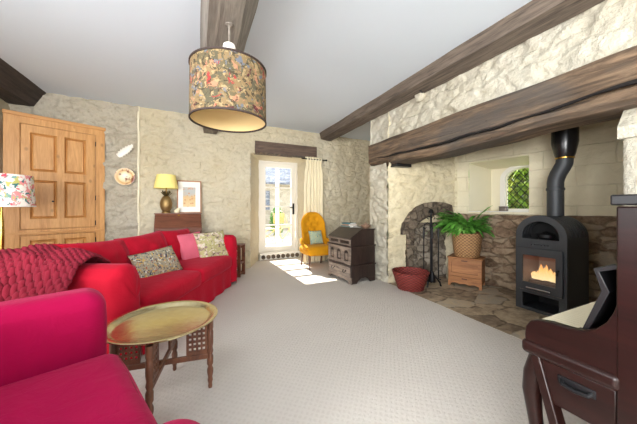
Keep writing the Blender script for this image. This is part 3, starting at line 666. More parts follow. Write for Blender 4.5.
# knitted throw lying over the sofa's left arm and back corner
mb = MB()
def arm_top(x):
    d_ = abs(x+1.09); return .745 if d_ < .09 else .745-.08*((d_-.09)/.06)**2 if d_ < .15 else 0
def thr(u, v):
    x = -1.40+.74*u; y = -.26+.80*v + .12*u*(1-v)
    ha = .765-1.1*max(0, abs(x+1.05)-.13)
    if x < -1.19: ha = .70-1.7*(-1.19-x)
    hb = .80-1.3*max(0, .20-y)-.9*max(0, y-.50)
    if x < -1.14: hb -= 1.2*(-1.14-x)
    hump = .05*math.exp(-((x+1.0)/.16)**2-((y-.10)/.22)**2)
    return x, y, max(ha, hb, .44)+hump
def thr2(u, v):
    acc = Vector((0, 0, 0)); k = 0
    for a in (-.03, 0, .03):
        for b in (-.03, 0, .03):
            acc += Vector(thr(min(1, max(0, u+a)), min(1, max(0, v+b)))); k += 1
    p = acc/k; a_, b_ = u*20, v*25; row = math.floor(b_); f = b_-row; g = (a_+.5*(row % 2)) % 1
    q = max(0, 1-((f-.5)/.52)**2)*max(0, 1-((g-.5)/.50)**2)
    p.z += .010+.026*q**.7+.045*noise.noise(p*7); p.x -= .014*q; return p
mb.grid(thr2, 200, 225)
tag(mb.build('knitted_throw', M['knit'], None, smooth=True, ang=180, solid=.012), "chunky dark red knitted throw draped over the sofa's near arm", 'blanket')
th = bpy.data.objects['knitted_throw']; th.matrix_world = T(-.41, 3.40, 0, rz=63)

def scatter(name, mat, label, M_, w_=.44, h_=.42, t=.15, group=None):
    mb = MB(); mb.pillow(w_, h_, t, 22, None, .012); o = mb.build(name, M[mat], None, smooth=True, ang=120, weld=True); o.matrix_world = M_; return tag(o, label, 'cushion', group)
SM = T(-.41, 3.40, 0, rz=63)
scatter('cushion', 'navy_pat', 'oblong grey and gold patterned cushion leaning on the middle of the red sofa', SM @ T(-.22, -.12, .575, rx=-30, ry=-4, rz=-16), .50, .31, .13)
scatter('cushion', 'pink', 'plain rose pink cushion behind the pale floral one on the red sofa', SM @ T(.62, -.03, .62, rx=-22, ry=-2, rz=-22), .40, .40, .13)
scatter('cushion', 'sage_pat', 'sage green and pink floral cushion at the far end of the red sofa', SM @ T(.80, -.24, .605, rx=-22, ry=-2, rz=-32), .48, .44, .14)

# ================================================================ ARMCHAIR
ac = thing('armchair', 'deep crimson velvet armchair beside the brass tray table', 'armchair', (-.628, .893, 0), 112)
mb = MB(); mb.rbox((0, .03, .18), (.50, .42, .15), .04, 6, 3); mb.build('base', M['armchair'], ac, smooth=True, ang=70)
mb = MB(); mb.rbox((0, -.075, .42), (.445, .41, .085), .06, 10, 5, (0, .012, .02), .004, 4); sc = mb.build('seat_cushion', M['armchair'], ac, smooth=True, ang=80)
def rrect(hx, hy, r, n=6):
    out = []
    for cx_, cy_, a0 in ((hx-r, hy-r, 0), (-(hx-r), hy-r, 90), (-(hx-r), -(hy-r), 180), (hx-r, -(hy-r), 270)):
        out += [(cx_+r*math.cos(R(a0+90*i/n)), cy_+r*math.sin(R(a0+90*i/n))) for i in range(n+1)]
    return out
mb = MB(); q = rrect(.430, .396, .06); mb.tube([(x, y-.075, .484) for x, y in q+q[:1]], .007, 6); mb.build('piping', M['pipe_trim'], sc, smooth=True)
for s in (-1, 1):
    mb = MB(); mb.rbox((s*.555, -.02+.02*s, .40-.017*(s < 0)), (.10, .44, .37-.017*(s < 0)), .075, 8, 6, (.01, .012, .0), .004, 4); a_ = mb.build('arm', M['armchair'], ac, smooth=True, ang=80)
mb = MB(); mb.rbox((0, .40, .50), (.64, .11, .45), .09, 10, 5, (0, .02, .01)); mb.build('backrest', M['armchair'], ac, smooth=True, ang=80)
mb = MB(); mb.rbox((0, .24, .66), (.44, .09, .22), .07, 8, 4, (0, .03, .02)); mb.build('back_cushion', M['armchair'], ac, smooth=True, ang=80)
for sx_ in (-1, 1):
    for sy in (-1, 1):
        mb = MB(); mb.lathe([(.018, 0), (.024, .05)], (sx_*.45, .02+sy*.34, 0), 12); mb.build('foot', M['dark_oak'], ac)

# ================================================================ TRAY TABLE
tt = thing('tray_table', 'round engraved brass tray on a folding turned wood stand', 'table', (-.2, 1.83, 0), -8)
mb = MB(); mb.lathe([(0, .452), (.245, .452), (.262, .458), (.272, .470), (.300, .476), (.306, .474), (.306, .470), (.275, .462), (.266, .448), (.245, .443), (0, .443)], n=72); mb.build('tray_top', M['tray'], tt, smooth=True, ang=40)
legp = [(.010, 0), (.013, .012), (.011, .03), (.016, .05), (.013, .07), (.019, .10), (.019, .12), (.012, .14), (.019, .155), (.019, .20), (.013, .215), (.019, .235), (.015, .26), (.019, .29), (.019, .36), (.015, .37), (.019, .385), (.019, .442)]
for k in range(4):
    a = math.pi/2*k; dx, dy = math.cos(a), math.sin(a)
    mb = MB(); mb.lathe(legp, (dx*.262, dy*.262, 0), 14); mb.build('leg', M['stand'], tt, smooth=True, ang=50)
    pl = plate('lattice_panel', rect(.125, .245, .225, .415), [rect(.137+i*.0265, .137+i*.0265+.017, .25+j*.031, .25+j*.031+.020) for i in range(4) for j in range(5)], .014, M['stand'], tt, Matrix.Rotation(a, 4, 'Z'), .001)
for k in (0, 1):
    mb = MB(); Mk = Matrix.Rotation(math.pi/2*k, 4, 'Z')
    mb.bx(-.25, .25, -.009, .009, .19+k*.004, .222+k*.004, Mk); mb.bx(-.25, .25, -.008, .008, .415, .441-k*.004, Mk)
    mb.build('rail', M['stand'], tt, bevel=.003)

# ================================================================ DESK GROUP
dk = thing('writing_bureau', 'small brown slope front writing bureau behind the red sofa', 'bureau', (-.315, 4.80, 0), 2.7)
mb = MB(); mb.prism([(-.16, 0), (-.16, .82), (.0, 1.05), (.15, 1.05), (.15, 0)], -.335, .335, lambda a, b, d: (d, a, b)); mb.build('carcass', M['mahog'], dk, bevel=.004)
mb = MB(); mb.add([(-.325, -.168, .835), (.325, -.168, .835), (.325, -.015, 1.055), (-.325, -.015, 1.055), (-.325, -.150, .825), (.325, -.150, .825), (.325, .003, 1.045), (-.325, .003, 1.045)], [(0, 1, 2, 3), (4, 7, 6, 5), (0, 4, 5, 1), (1, 5, 6, 2), (2, 6, 7, 3), (3, 7, 4, 0)]); fl = mb.build('fall_front', M['mahog'], dk, bevel=.004)
mb = MB(); mb.lathe([(.02, 0), (.02, .004), (0, .004)], n=12, M=T(0, -.03, 1.033, rx=34)); mb.build('lock_plate', M['brass'], fl)
mb = MB(); mb.bx(-.345, .345, -.01, .158, 1.05, 1.066); mb.build('top', M['mahog'], dk, bevel=.003)
for i in range(3):
    mb = MB(); mb.bx(-.32, .32, -.172, -.16, .10+i*.235, .315+i*.235); dr = mb.build('drawer', M['mahog'], dk, bevel=.004)
    for s in (-1, 1):
        m = MB(); m.tube([(s*.2-.03, -.172, .21+i*.235), (s*.2-.02, -.19, .20+i*.235), (s*.2+.02, -.19, .20+i*.235), (s*.2+.03, -.172, .21+i*.235)], .004, 6); m.build('handle', M['brass'], dr)
BZ = 1.066
lp = thing('table_lamp', 'brass pineapple table lamp with a yellow shade on the writing bureau', 'lamp', (-.495, 4.80, BZ)); lp.scale = (1.12, 1.12, 1.45)
mb = MB()
prof = [(0, 0), (.055, 0), (.058, .015), (.045, .022)]; mb.lathe(prof, n=20)
def pine(u, v):
    a = 2*math.pi*u; z = .02+.17*v; r = .074*math.sin(math.pi*min(1, .12+.80*v))**.6; r += .006*abs(math.sin(a*7+v*16))*abs(math.sin(a*7-v*16)); return (r*math.cos(a), r*math.sin(a), z)
mb.grid(pine, 84, 30); mb.build('pineapple_base', plain('antique brass', srgb(150, 124, 80), .4, .8), lp, smooth=True, ang=60)
mb = MB()
for k in range(18):
    a = k*2.4; t = k/18; r = .02+.055*(1-t*.5); z0 = .185+.012*t; h_ = .05+.03*t; c_, s_ = math.cos(a), math.sin(a)
    mb.add([(c_*.02-s_*.011, s_*.02+c_*.011, z0), (c_*.02+s_*.011, s_*.02-c_*.011, z0), (c_*r*.8, s_*r*.8, z0+h_*.8), (c_*r, s_*r, z0+h_*.75)], [(0, 1, 2), (0, 2, 3), (1, 3, 2), (0, 3, 1)])
mb.build('leaf_crown', plain('dark brass leaves', srgb(90, 76, 46), .5, .7), lp)
mb = MB(); mb.tube([(0, 0, .18), (0, 0, .40)], .008, 8); mb.build('stem', M['brass'], lp, smooth=True)
mb = MB(); mb.lathe([(.155, .275), (.118, .425), (.115, .425), (.152, .275)], n=36, close=True); mb.build('lamp_shade', plain('yellow silk shade', srgb(248, 230, 140), .8, bump=.1), lp, smooth=True, ang=50)
pc = thing('framed_picture', 'small gilt framed picture with a white mount leaning on the wall above the bureau', 'picture', (-.165, 4.915, BZ), 2.7)
plate('frame', rect(-.185, .185, 0, .55), [rect(-.172, .172, .013, .537)], .018, M['box_pine'], pc, T(0, 0, 0, rx=-4), .003)
plate('mount', rect(-.17, .17, .015, .535), [rect(-.095, .095, .105, .44)], .006, M['trim'], pc, T(0, .003, 0, rx=-4))
art = NT('watercolour', .8); an = art.noise(art.map(), 11, 4); sep = art.n.new('ShaderNodeSeparateXYZ'); art.l(art.tc.outputs['Object'], sep.inputs[0])
ag = art.mix(art.ramp(art.math('ADD', sep.outputs[2], art.math('MULTIPLY', an, .2)), [(.22, srgb(214, 190, 140)), (.36, srgb(206, 168, 120)), (.44, srgb(176, 178, 176))]), srgb(190, 130, 90), srgb(200, 190, 160)); an2 = art.ramp(art.voro(art.map(), 22), [(.2, .8), (.4, 0.)])
art.color(art.mix(an2, art.ramp(art.math('ADD', sep.outputs[2], art.math('MULTIPLY', an, .2)), [(.22, srgb(220, 198, 152)), (.36, srgb(214, 182, 134)), (.44, srgb(182, 184, 180))]), srgb(198, 138, 96)))
mb = MB(); mb.bx(-.1, .1, .004, .008, .1, .445, T(0, 0, 0, rx=-4)); mb.build('print', art.m, pc)
sh = MB(); sh.rbox((0, 0, .03), (.045, .03, .03), .028, 3, 4, wr=.006, wf=30); sh.rbox((.02, -.005, .065), (.025, .018, .022), .016, 3, 3, wr=.004, wf=40)
o = sh.build('shell_ornament', plain('cream shell', srgb(236, 220, 184), .5), None, smooth=True, ang=80); o.location = (-.345, 4.83, BZ); tag(o, 'little cream shell ornament between the lamp and the picture', 'ornament')

# wall ornaments
n_w = (Vector(WB)-Vector(WA)).normalized()
plt = NT('painted earthenware', .3); pv = plt.voro(plt.map(), 22); sp_ = plt.n.new('ShaderNodeVectorMath'); sp_.operation = 'LENGTH'; plt.l(plt.tc.outputs['Object'], sp_.inputs[0])
pr_ = plt.ramp(sp_.outputs['Value'], [(.03, srgb(236, 222, 190)), (.085, srgb(228, 206, 160)), (.105, srgb(206, 160, 96)), (.14, srgb(222, 190, 140))]); pf = plt.ramp(plt.noise(plt.map(), 13, 2), [(.56, 0.), (.66, 1.)])
plt.color(plt.mix(pf, pr_, srgb(130, 70, 40)))
mb = MB(); mb.lathe([(0, .0), (.075, .0), (.095, .012), (.128, .022), (.132, .026), (.126, .027), (.09, .018), (.07, .008), (0, .008)], n=36); o = mb.build('wall_plate', plt.m, None, smooth=True); o.matrix_world = T(-1.065, 4.943, 1.64, rx=90, rz=2.7)
tag(o, 'round painted pottery plate hung on the rough stone wall', 'plate')
mb = MB()
def fish(u, v):
    a = 2*math.pi*u; t = v; r = .012+.040*math.sin(math.pi*min(1, .15+.85*t))**.7; return ((t-.5)*.27, -.012+.5*r*math.cos(a)*.6, r*math.sin(a)+.008*math.sin(t*40))
mb.grid(fish, 20, 30); o = mb.build('wall_pocket', plain('white glazed pottery', srgb(236, 230, 216), .3), None, smooth=True, ang=120); o.matrix_world = T(-1.055, 4.925, 2.045, rz=2.7, ry=-46)
tag(o, 'long white glazed pottery ornament fixed aslant on the rough wall', 'ornament')

# small dark rack beyond the sofa's far arm
mg = thing('magazine_rack', 'dark wooden open side rack on the carpet past the far sofa arm', 'rack', (.485, 4.61, 0), 60.5)
for s in (-1, 1): plate('side_panel', rect(-.2, .2, .0, .52), [rect(-.15, .15, .06, .20), rect(-.15, .15, .25, .46)], .02, M['mahog'], mg, T(s*.1, 0, 0, rz=90), .002)
mb = MB(); mb.bx(-.1, .1, -.19, .19, .03, .05); mb.bx(-.1, .1, -.19, .19, .21, .23); mb.build('shelf', M['mahog'], mg)
mb = MB(); mb.bx(-.112, .112, -.205, .205, .52, .535); mb.build('top', M['mahog'], mg, bevel=.003)

# lamp behind the sofa on a small table
st = thing('lamp_table', 'small dark round table between the red sofa and pine cupboard', 'table', (-1.80, 3.66, 0))
mb = MB(); mb.lathe([(0, .60), (.24, .60), (.25, .612), (.24, .625), (0, .625)], n=32); mb.build('tabletop', M['dark_oak'], st, smooth=True)
mb = MB(); mb.lathe([(.03, .02), (.02, .15), (.035, .3), (.02, .45), (.04, .60)], n=16); mb.build('pedestal', M['dark_oak'], st, smooth=True)
for k in range(3):
    a = k*2.094; mb = MB(); mb.tube([(0, 0, .16), (.12*math.cos(a), .12*math.sin(a), .10), (.22*math.cos(a), .22*math.sin(a), .012)], [.022, .018, .012], 8); mb.build('leg', M['dark_oak'], st, smooth=True)
fl_ = thing('table_lamp', 'tall brass lamp with a bright pink floral drum shade by the cupboard', 'lamp', (-1.80, 3.66, .625))
mb = MB(); mb.lathe([(0, 0), (.07, 0), (.075, .012), (.04, .025), (.014, .05), (.018, .1), (.020, .25), (.018, .40), (.012, .44), (.008, .50), (.008, .64)], n=24); mb.build('base', M['brass'], fl_, smooth=True)
mb = MB(); mb.lathe([(.235, .545), (.215, .855), (.211, .855), (.231, .545)], n=48, close=True); mb.build('lamp_shade', M['lamp_floral'], fl_, smooth=True, ang=50)
mb = MB(); mb.lathe([(.2352, .537), (.2352, .549), (.230, .549), (.230, .537)], n=48, close=True); mb.build('shade_rim', M['trim'], fl_)

# ================================================================ PENDANT
pd = thing('pendant_shade', 'large floral tapestry drum shade hung from the grey oak beam', 'ceiling lamp', (.193, 1.97, 2.48)); pd.scale = (.965, .965, 1)
mb = MB(); mb.lathe([(.272, -.71), (.268, -.325), (.266, -.325), (.270, -.71)], n=64, close=True); ps = mb.build('shade', M['pend'], pd, smooth=True, ang=50)
mb = MB(); mb.lathe([(.2655, -.326), (.2695, -.709), (.2690, -.709), (.265, -.326)], n=64, close=True); mb.build('lining', M['lining'], ps, smooth=True, ang=50)
for z in (-.71, -.335):
    mb = MB(); mb.lathe([(.2745, z), (.2745, z+.012), (.2655, z+.012), (.2655, z)], n=64, close=True); mb.build('rim', M['rim'], ps)
mb = MB(); mb.lathe([(0, 0), (.03, 0), (.03, -.008), (.007, -.012), (.007, -.14), (0, -.14)], n=20); mb.build('ceiling_rose', M['beam_grey'], pd, smooth=True, ang=40)
mb = MB(); mb.lathe([(0, -.145), (.042, -.15), (.046, -.165), (.046, -.22), (.040, -.23), (.040, -.29), (0, -.29)], n=24); mb.build('lampholder', M['trim'], pd, smooth=True, ang=40)
mb = MB()
for k in range(3):
    a = k*2.094+.4; mb.tube([(.035*math.cos(a), .035*math.sin(a), -.27), (.267*math.cos(a), .267*math.sin(a), -.332)], .003, 6)
mb.build('shade_carrier', M['steel'], pd)
mb = MB(); mb.lathe([(0, -.41), (.028, -.395), (.035, -.365), (.03, -.33), (.014, -.29), (0, -.29)], n=20); mb.build('bulb', plain('opal bulb', srgb(240, 238, 230), .3), pd, smooth=True)

# ================================================================ CURTAIN
cr = struct_ = thing('curtain', 'cream linen curtain gathered on a short rod at the garden door', 'curtain', (2.185, 4.985, 0))
mb = MB()
def cur(u, v):
    z = .02+2.20*v; wd_ = .20+.035*(1-v)+.035*(1-abs(2*v-1))*0-.03*math.exp(-((v-.93)/.05)**2); x = (u-.5)*2*wd_+.03*(1-v)*(u-.5)
    am = .028*(1-.5*v); f = math.sin(u*math.pi*2*6.0+.8*math.sin(v*3)+noise.noise(Vector((u*3, v*2, 0)))*1.4)
    if v > .94: am *= 1.25
    return (x+.012*noise.noise(Vector((u*4, v*5, 3))), am*f+.015*noise.noise(Vector((u*6, v*4, 9))), z)
mb.grid(cur, 110, 50); mb.build('cloth', M['curtain'], cr, smooth=True, ang=180, solid=.004)
mb = MB(); mb.tube([(-.28, 0, 2.175), (.27, 0, 2.175)], .011, 10); mb.lathe([(0, 0), (.02, .01), (.022, .025), (.01, .04), (0, .045)], n=14, M=T(.27, 0, 2.175, ry=90)); mb.tube([(.23, 0, 2.175), (.23, .12, 2.175)], .008, 8); mb.build('rod', M['iron'], cr, smooth=True)

# ================================================================ STOVE
sv = thing('wood_stove', 'black arched wood burning stove with a lit fire on the stone hearth', 'stove', (3.352, 1.545, .004), -91)
SW, ZS, RISE = .452, .835, .222
def ring(m, w_, z0, zs, rise, t, y0, y1, n=24):
    a = arch(w_, z0, zs, rise, n); b = arch(w_-2*t, z0+t, zs, rise-t, n)
    k = len(a); vs = [(x, y, z) for y in (y0, y1) for P_ in (a, b) for x, z in P_]; fs = []
    for i in range(k):
        j = (i+1) % k
        fs += [(i, j, k+j, k+i), (2*k+i, 3*k+i, 3*k+j, 2*k+j), (i, 2*k+i, 2*k+j, j), (k+i, k+j, 3*k+j, 3*k+i)]
    return m.add(vs, fs)
mb = MB(); mb.bx(-SW/2, SW/2, .03, .46, 0, .012); mb.bx(-SW/2, -SW/2+.012, .03, .46, 0, ZS); mb.bx(SW/2-.012, SW/2, .03, .46, 0, ZS); mb.bx(-SW/2, SW/2, .448, .46, 0, ZS)
mb.build('body', M['stove'], sv)
mb = MB(); mb.prism(arch(SW-.07, .74, ZS, RISE-.035), .22, .45); mb.build('barrel', M['stove_in'], sv, smooth=True)
for k in range(8):
    y = .03+k*.0545
    mb = MB(); a = [(SW/2*math.cos(math.pi*i/24), ZS+RISE*math.sin(math.pi*i/24)) for i in range(25)]; b = [(x*.93, ZS+(z-ZS)*.9) for x, z in a]
    vs = [(x, yy, z) for yy in (y, y+(.034 if 0 < k < 7 else .045)) for P_ in (a, b) for x, z in P_]; n = 25; fs = []
    for i in range(n-1): fs += [(i, i+1, n+i+1, n+i), (2*n+i, 3*n+i, 3*n+i+1, 2*n+i+1), (i, 2*n+i, 2*n+i+1, i+1), (n+i, n+i+1, 3*n+i+1, 3*n+i)]
    fs += [(0, n, 3*n, 2*n), (n-1, 3*n-1, 4*n-1, 2*n-1)]
    mb.add(vs, fs); mb.build('top_fin', M['stove'], sv, smooth=True, ang=40)
fp = plate('front_plate', arch(SW+.012, 0, ZS, RISE+.006), [arch(SW-.11, .80, ZS+.005, RISE-.06), rect(-.17, .17, .03, .195), rect(-.175, .175, .27, .66)]+[circ(-.075+i*.03, .745, .009, 10) for i in range(6)], .03, M['stove'], sv, T(0, .015, 0), .003)
mb = MB(); mb.bx(-.18, .18, .03, .033, .72, .79); mb.bx(-.2, .2, .03, .40, .195, .21); mb.bx(-.2, .2, .03, .40, .72, .80); mb.bx(-.2, .2, .395, .4, .0, .8); mb.build('inner_shelf', M['stove_in'], sv)
mb = MB()
mb.lathe([(0, 0), (.06, 0), (.075, .02), (.07, .05), (.03, .075), (.012, .085), (0, .09)], (.0, .13, .802), 20); mb.tube([(-.07, .13, .86), (-.1, .13, .845), (-.085, .13, .83)], .008, 8); mb.build('kettle_boss', M['iron'], sv, smooth=True)
dr = plate('fire_door', rect(-.205, .205, .235, .70), [rect(-.155, .155, .315, .625)], .022, M['stove'], sv, T(0, -.018, 0), .004)
mb = MB(); mb.bx(-.158, .158, -.016, -.013, .312, .628); mb.build('glass', M['glass'], dr)
mb = MB(); mb.tube([(-.10, -.05, .268), (.12, -.05, .268)], .009, 8); mb.tube([(-.09, -.05, .268), (-.09, -.025, .268)], .007, 8); mb.tube([(.11, -.05, .268), (.11, -.025, .268)], .007, 8); mb.build('handle_bar', M['steel'], dr, smooth=True)
mb = MB(); mb.tube([(.175, -.02, .50), (.175, -.055, .50), (.175, -.06, .455)], .010, 8); mb.build('latch', M['iron'], dr, smooth=True)
mb = MB(); mb.bx(-.19, .19, .0, .005, .25, .31); mb.bx(-.19, .19, .36, .37, .22, .70); mb.bx(-.19, -.18, .0, .37, .22, .70); mb.bx(.18, .19, .0, .37, .22, .70); mb.bx(-.19, .19, .0, .37, .22, .235); mb.build('firebox', plain('pale firebrick', srgb(168, 140, 122), .9, var=.2), sv)
bark = plain('charred bark', srgb(92, 62, 46), .95, bump=.8, bscale=40, var=.4)
for i, (p0, p1, r) in enumerate((((-.14, .10, .285), (.13, .12, .285), .04), ((-.10, .24, .285), (.15, .22, .285), .038), ((-.12, .17, .348), (.11, .18, .350), .034))):
    mb = MB(); mb.tube([p0, tuple((a+b)/2+.004 for a, b in zip(p0, p1)), p1], r, 12); o = mb.build('log', bark, None, smooth=True, ang=50)
    o.matrix_world = T(3.352, 1.545, .004, rz=-91); tag(o, ('charred split log lying at the front of the stove fire', 'charred log lying behind the front log in the stove fire', 'charred log resting on top of the two others in the stove')[i], 'log', 'logs burning in the stove')
fm = NT('fire'); fz = fm.n.new('ShaderNodeSeparateXYZ'); fm.l(fm.tc.outputs['Object'], fz.inputs[0]); fc = fm.ramp(fz.outputs[2], [(.34, (1, .72, .36, 1)), (.46, (1, .5, .14, 1)), (.56, (1, .26, .05, 1))])
fm.color((0, 0, 0, 1)); fm.l(fc, fm.b.inputs['Emission Color']); fm.b.inputs['Emission Strength'].default_value = 1.15
mb = MB()
for i in range(13):
    x = -.12+.24*i/12; hgt = .05+.11*math.exp(-((x+.01)/.07)**2)*(.6+.6*rnd.random()); y = .12+.08*rnd.random(); r0 = .022+.008*rnd.random()
    mb.tube([(x, y, .34), (x+.006, y, .36+hgt*.25), (x-.008, y, .36+hgt*.55), (x+.006*rnd.uniform(-1, 1), y, .36+hgt*.85), (x+.01*rnd.uniform(-1, 1), y, .36+hgt)], [r0*.7, r0, r0*.75, r0*.35, .001], 8)
o = mb.build('flames', fm.m, None, smooth=True, ang=180); o.matrix_world = T(3.352, 1.545, .004, rz=-91); tag(o, 'orange and yellow flames burning behind the stove glass', 'fire', kind='stuff')
fu = tag(bpy.data.objects.new('flue_pipe', None), 'black cranked flue pipe with a brass ring rising from the stove', 'flue'); col.objects.link(fu); fu.matrix_world = T(3.352, 1.545, .004, rz=-91)
mb = MB(); mb.tube([(.02, .27, 1.058), (.02, .27, 1.20), (.02, .27, 1.43), (.026, .27, 1.47), (.045, .27, 1.525), (.075, .272, 1.585), (.095, .275, 1.63), (.10, .275, 1.69)], [.074]*8, 24); mb.build('lower_pipe', M['stove'], fu, smooth=True, ang=60)
mb = MB(); mb.lathe([(.076, 0), (.081, .004), (.081, .028), (.076, .032)], (.02, .27, 1.34), 28); mb.build('joint', M['stove'], fu, smooth=True)
mb = MB(); mb.lathe([(.076, 0), (.082, .004), (.082, .018), (.076, .022)], (.10, .275, 1.68), 28); mb.build('brass_ring', M['brass'], fu, smooth=True)
mb = MB(); mb.lathe([(.078, 1.70), (.088, 1.73), (.113, 1.86), (.113, 2.545)], (.10, .275, 0), 28); mb.build('upper_pipe', plain('gloss black enamel', srgb(20, 20, 22), .25), fu, smooth=True, ang=50)

# ================================================================ HEARTH THINGS
bx_ = thing('log_box', 'honey pine box with a drop front and scalloped plinth under the fern', 'box', (3.622, 2.58, .004), -64)
w_, dp, hh = .43, .33, .425
mb = MB(); mb.bx(-w_/2, w_/2, -dp/2, dp/2, .05, hh-.02); mb.build('carcass', M['box_pine'], bx_, bevel=.003)
mb = MB(); mb.bx(-w_/2-.012, w_/2+.012, -dp/2-.014, dp/2, hh-.02, hh); mb.build('lid', M['box_pine'], bx_, bevel=.005)
pn = plate('front_panel', rect(-w_/2+.006, w_/2-.006, .155, hh-.025), [rect(-w_/2+.045, w_/2-.045, .195, hh-.06)], .02, M['box_pine'], bx_, T(0, -dp/2-.006, 0), .003)
mb = MB(); mb.rbox((0, -dp/2-.018, hh-.045), (.04, .008, .008), .005, 2, 2); mb.build('handle', M['mahog'], pn)
mb = MB(); mb.bx(-w_/2+.006, w_/2-.006, -dp/2-.014, -dp/2, .085, .148); dr = mb.build('drawer', M['box_pine'], bx_, bevel=.003)
mb = MB(); mb.rbox((0, -dp/2-.02, .118), (.035, .008, .007), .005, 2, 2); mb.build('handle', M['mahog'], dr)
sc_ = [(-w_/2, 0), (-w_/2+.035, 0)]+[(-w_/2+.035+(w_-.07)*i/40, .035+.016*abs(math.sin(math.pi*i/40*3))) for i in range(41)]+[(w_/2-.035, 0), (w_/2, 0), (w_/2, .085), (-w_/2, .085)]
plate('plinth', sc_, [], .018, M['box_pine'], bx_, T(0, -dp/2-.004, 0))
for s in (-1, 1):
    mb = MB(); mb.bx(s*(w_/2-.02)-.02, s*(w_/2-.02)+.02, dp/2-.04, dp/2, 0, .06); mb.build('foot', M['box_pine'], bx_)
pf = thing('potted_fern', 'lush green fern in a round wicker basket on the pine box', 'plant', (3.622, 2.58, .429))
mb = MB(); mb.lathe([(0, 0), (.155, 0), (.165, .01), (.178, .12), (.192, .28), (.200, .335), (.196, .352), (.182, .345), (.175, .30), (0, .29)], n=56)
b0 = mb.v; mb.v = [(x+.004*math.sin(math.atan2(y, x)*26)*math.sin(z*150), y+.004*math.cos(math.atan2(y, x)*26)*math.sin(z*150), z) for x, y, z in b0]
mb.build('basket', M['wicker'], pf, smooth=True, ang=60)
mb = MB(); mb.lathe([(0, .29), (.17, .30), (.17, .31), (0, .315)], n=24); mb.build('soil', plain('dark compost', srgb(48, 36, 28), .95), pf)
mb = MB(); r = random.Random(11); cnt = 0
for i in range(1600):
    if cnt >= 210: break
    a = r.random()*6.283; L = r.uniform(.32, .58); el = r.uniform(.85, 1.56); wd_ = r.uniform(.026, .042)
    c_, s_ = math.cos(a), math.sin(a); pts = []; x, z = .03+.06*r.random(), .33; e = el
    N_ = 9; ok = True
    for k in range(N_+1):
        pts.append((x, z)); x += math.cos(e)*L/N_; z += math.sin(e)*L/N_; e -= r.uniform(.05, .36)
        wx, wy = 3.622+c_*x, 2.58+s_*x
        fx = 3.85+.19/.98*(2.914-wy)-.09; fy = 3.15-(wx-2.62)*.192-.07
        if wx > fx or wy > fy or (s_ < -.3 and x > .40): ok = False
        if z < .24 or (x < .215 and z < .34 and k > 3): ok = False
    if not ok: continue
    cnt += 1; vs = []; tw = r.uniform(-.5, .5)
    for k, (x, z) in enumerate(pts):
        t = k/N_; hw = wd_*(math.sin(math.pi*min(1, .10+.90*t))**.8)*(1-.1*t)
        for q in (-1, 0, 1):
            dz = -abs(q)*hw*.35+q*hw*tw*t; wv = .006*math.sin(k*2.4+q)*abs(q)
            vs.append((c_*x-s_*q*hw, s_*x+c_*q*hw, z+dz+wv))
    mb.add(vs, [(k*3+q, k*3+q+1, k*3+q+4, k*3+q+3) for k in range(N_) for q in (0, 1)])
mb.build('foliage', M['leaf'], pf, smooth=True, ang=180)
rb = thing('basket', 'wide red brown woven basket on the hearth beside the white pier', 'basket', (2.73, 2.80, .004), 20)
mb = MB(); mb.lathe([(0, 0), (.16, 0), (.175, .012), (.205, .10), (.235, .19), (.245, .235), (.238, .248), (.228, .24), (.215, .17), (.19, .08), (.165, .025), (0, .02)], n=60)
mb.v = [(x+.004*math.sin(math.atan2(y, x)*30)*math.sin(z*170), y+.004*math.cos(math.atan2(y, x)*30)*math.sin(z*170), z) for x, y, z in mb.v]; mb.build('bowl', M['red_wicker'], rb, smooth=True, ang=60)
for z, rr in ((.242, .243), (.012, .17)):
    mb = MB(); mb.tube([((rr+.004*math.sin(k*3))*math.cos(k*math.pi/30), (rr+.004*math.sin(k*3))*math.sin(k*math.pi/30), z+.005*math.cos(k*3)) for k in range(61)], .012, 8); mb.build('rim', M['red_wicker'], rb, smooth=True)
fs_ = thing('fire_tool_stand', 'tall black wrought iron fireside tool stand before the blocked oven arch', 'stand', (3.08, 2.75, .004), -40)
mb = MB(); mb.tube([(0, 0, .05), (0, 0, 1.08)], .014, 8); mb.lathe([(0, 1.06), (.028, 1.075), (.034, 1.10), (.02, 1.125), (0, 1.135)], n=14); mb.build('pole', M['iron'], fs_, smooth=True)
for k in range(3):
    a = k*2.094; c_, s_ = math.cos(a), math.sin(a); mb = MB(); mb.tube([(0, 0, .16), (c_*.06, s_*.06, .14), (c_*.12, s_*.12, .06), (c_*.13, s_*.13, .012), (c_*.145, s_*.145, .018)], .012, 8); mb.build('foot', M['iron'], fs_, smooth=True)
for k in range(4):
    a = k*math.pi/2; c_, s_ = math.cos(a), math.sin(a); mb = MB(); mb.tube([(0, 0, .90), (c_*.05, s_*.05, .93), (c_*.09, s_*.09, .90), (c_*.10, s_*.10, .86), (c_*.08, s_*.08, .84), (c_*.065, s_*.065, .86)], .008, 8); mb.tube([(0, 0, 1.0), (c_*.04, s_*.04, 1.03), (c_*.055, s_*.055, 1.0), (c_*.035, s_*.035, .98)], .007, 8); mb.build('scroll_hook', M['iron'], fs_, smooth=True)
TM = T(3.08, 2.75, .004, rz=-40)
def tool(name, dx, dy, label, head):
    t = tag(bpy.data.objects.new(name, None), label, 'fire tool', 'fireside tools'); col.objects.link(t); t.matrix_world = TM @ T(dx, dy, 0)
    mb = MB(); mb.tube([(0, 0, .22), (0, 0, .86)], .008, 8); mb.build('shaft', M['iron'], t, smooth=True)
    mb = MB(); mb.lathe([(0, .70), (.013, .71), (.016, .76), (.012, .84), (.016, .86), (0, .875)], n=12); mb.build('handle', M['black'], t, smooth=True)
    mb = MB(); head(mb); mb.build('head', M['iron'], t, smooth=True, ang=40)
tool('shovel', -.1, 0, 'iron hearth shovel hanging on the left of the tool stand', lambda m: m.rbox((0, 0, .15), (.055, .012, .09), .01, 2, 2))
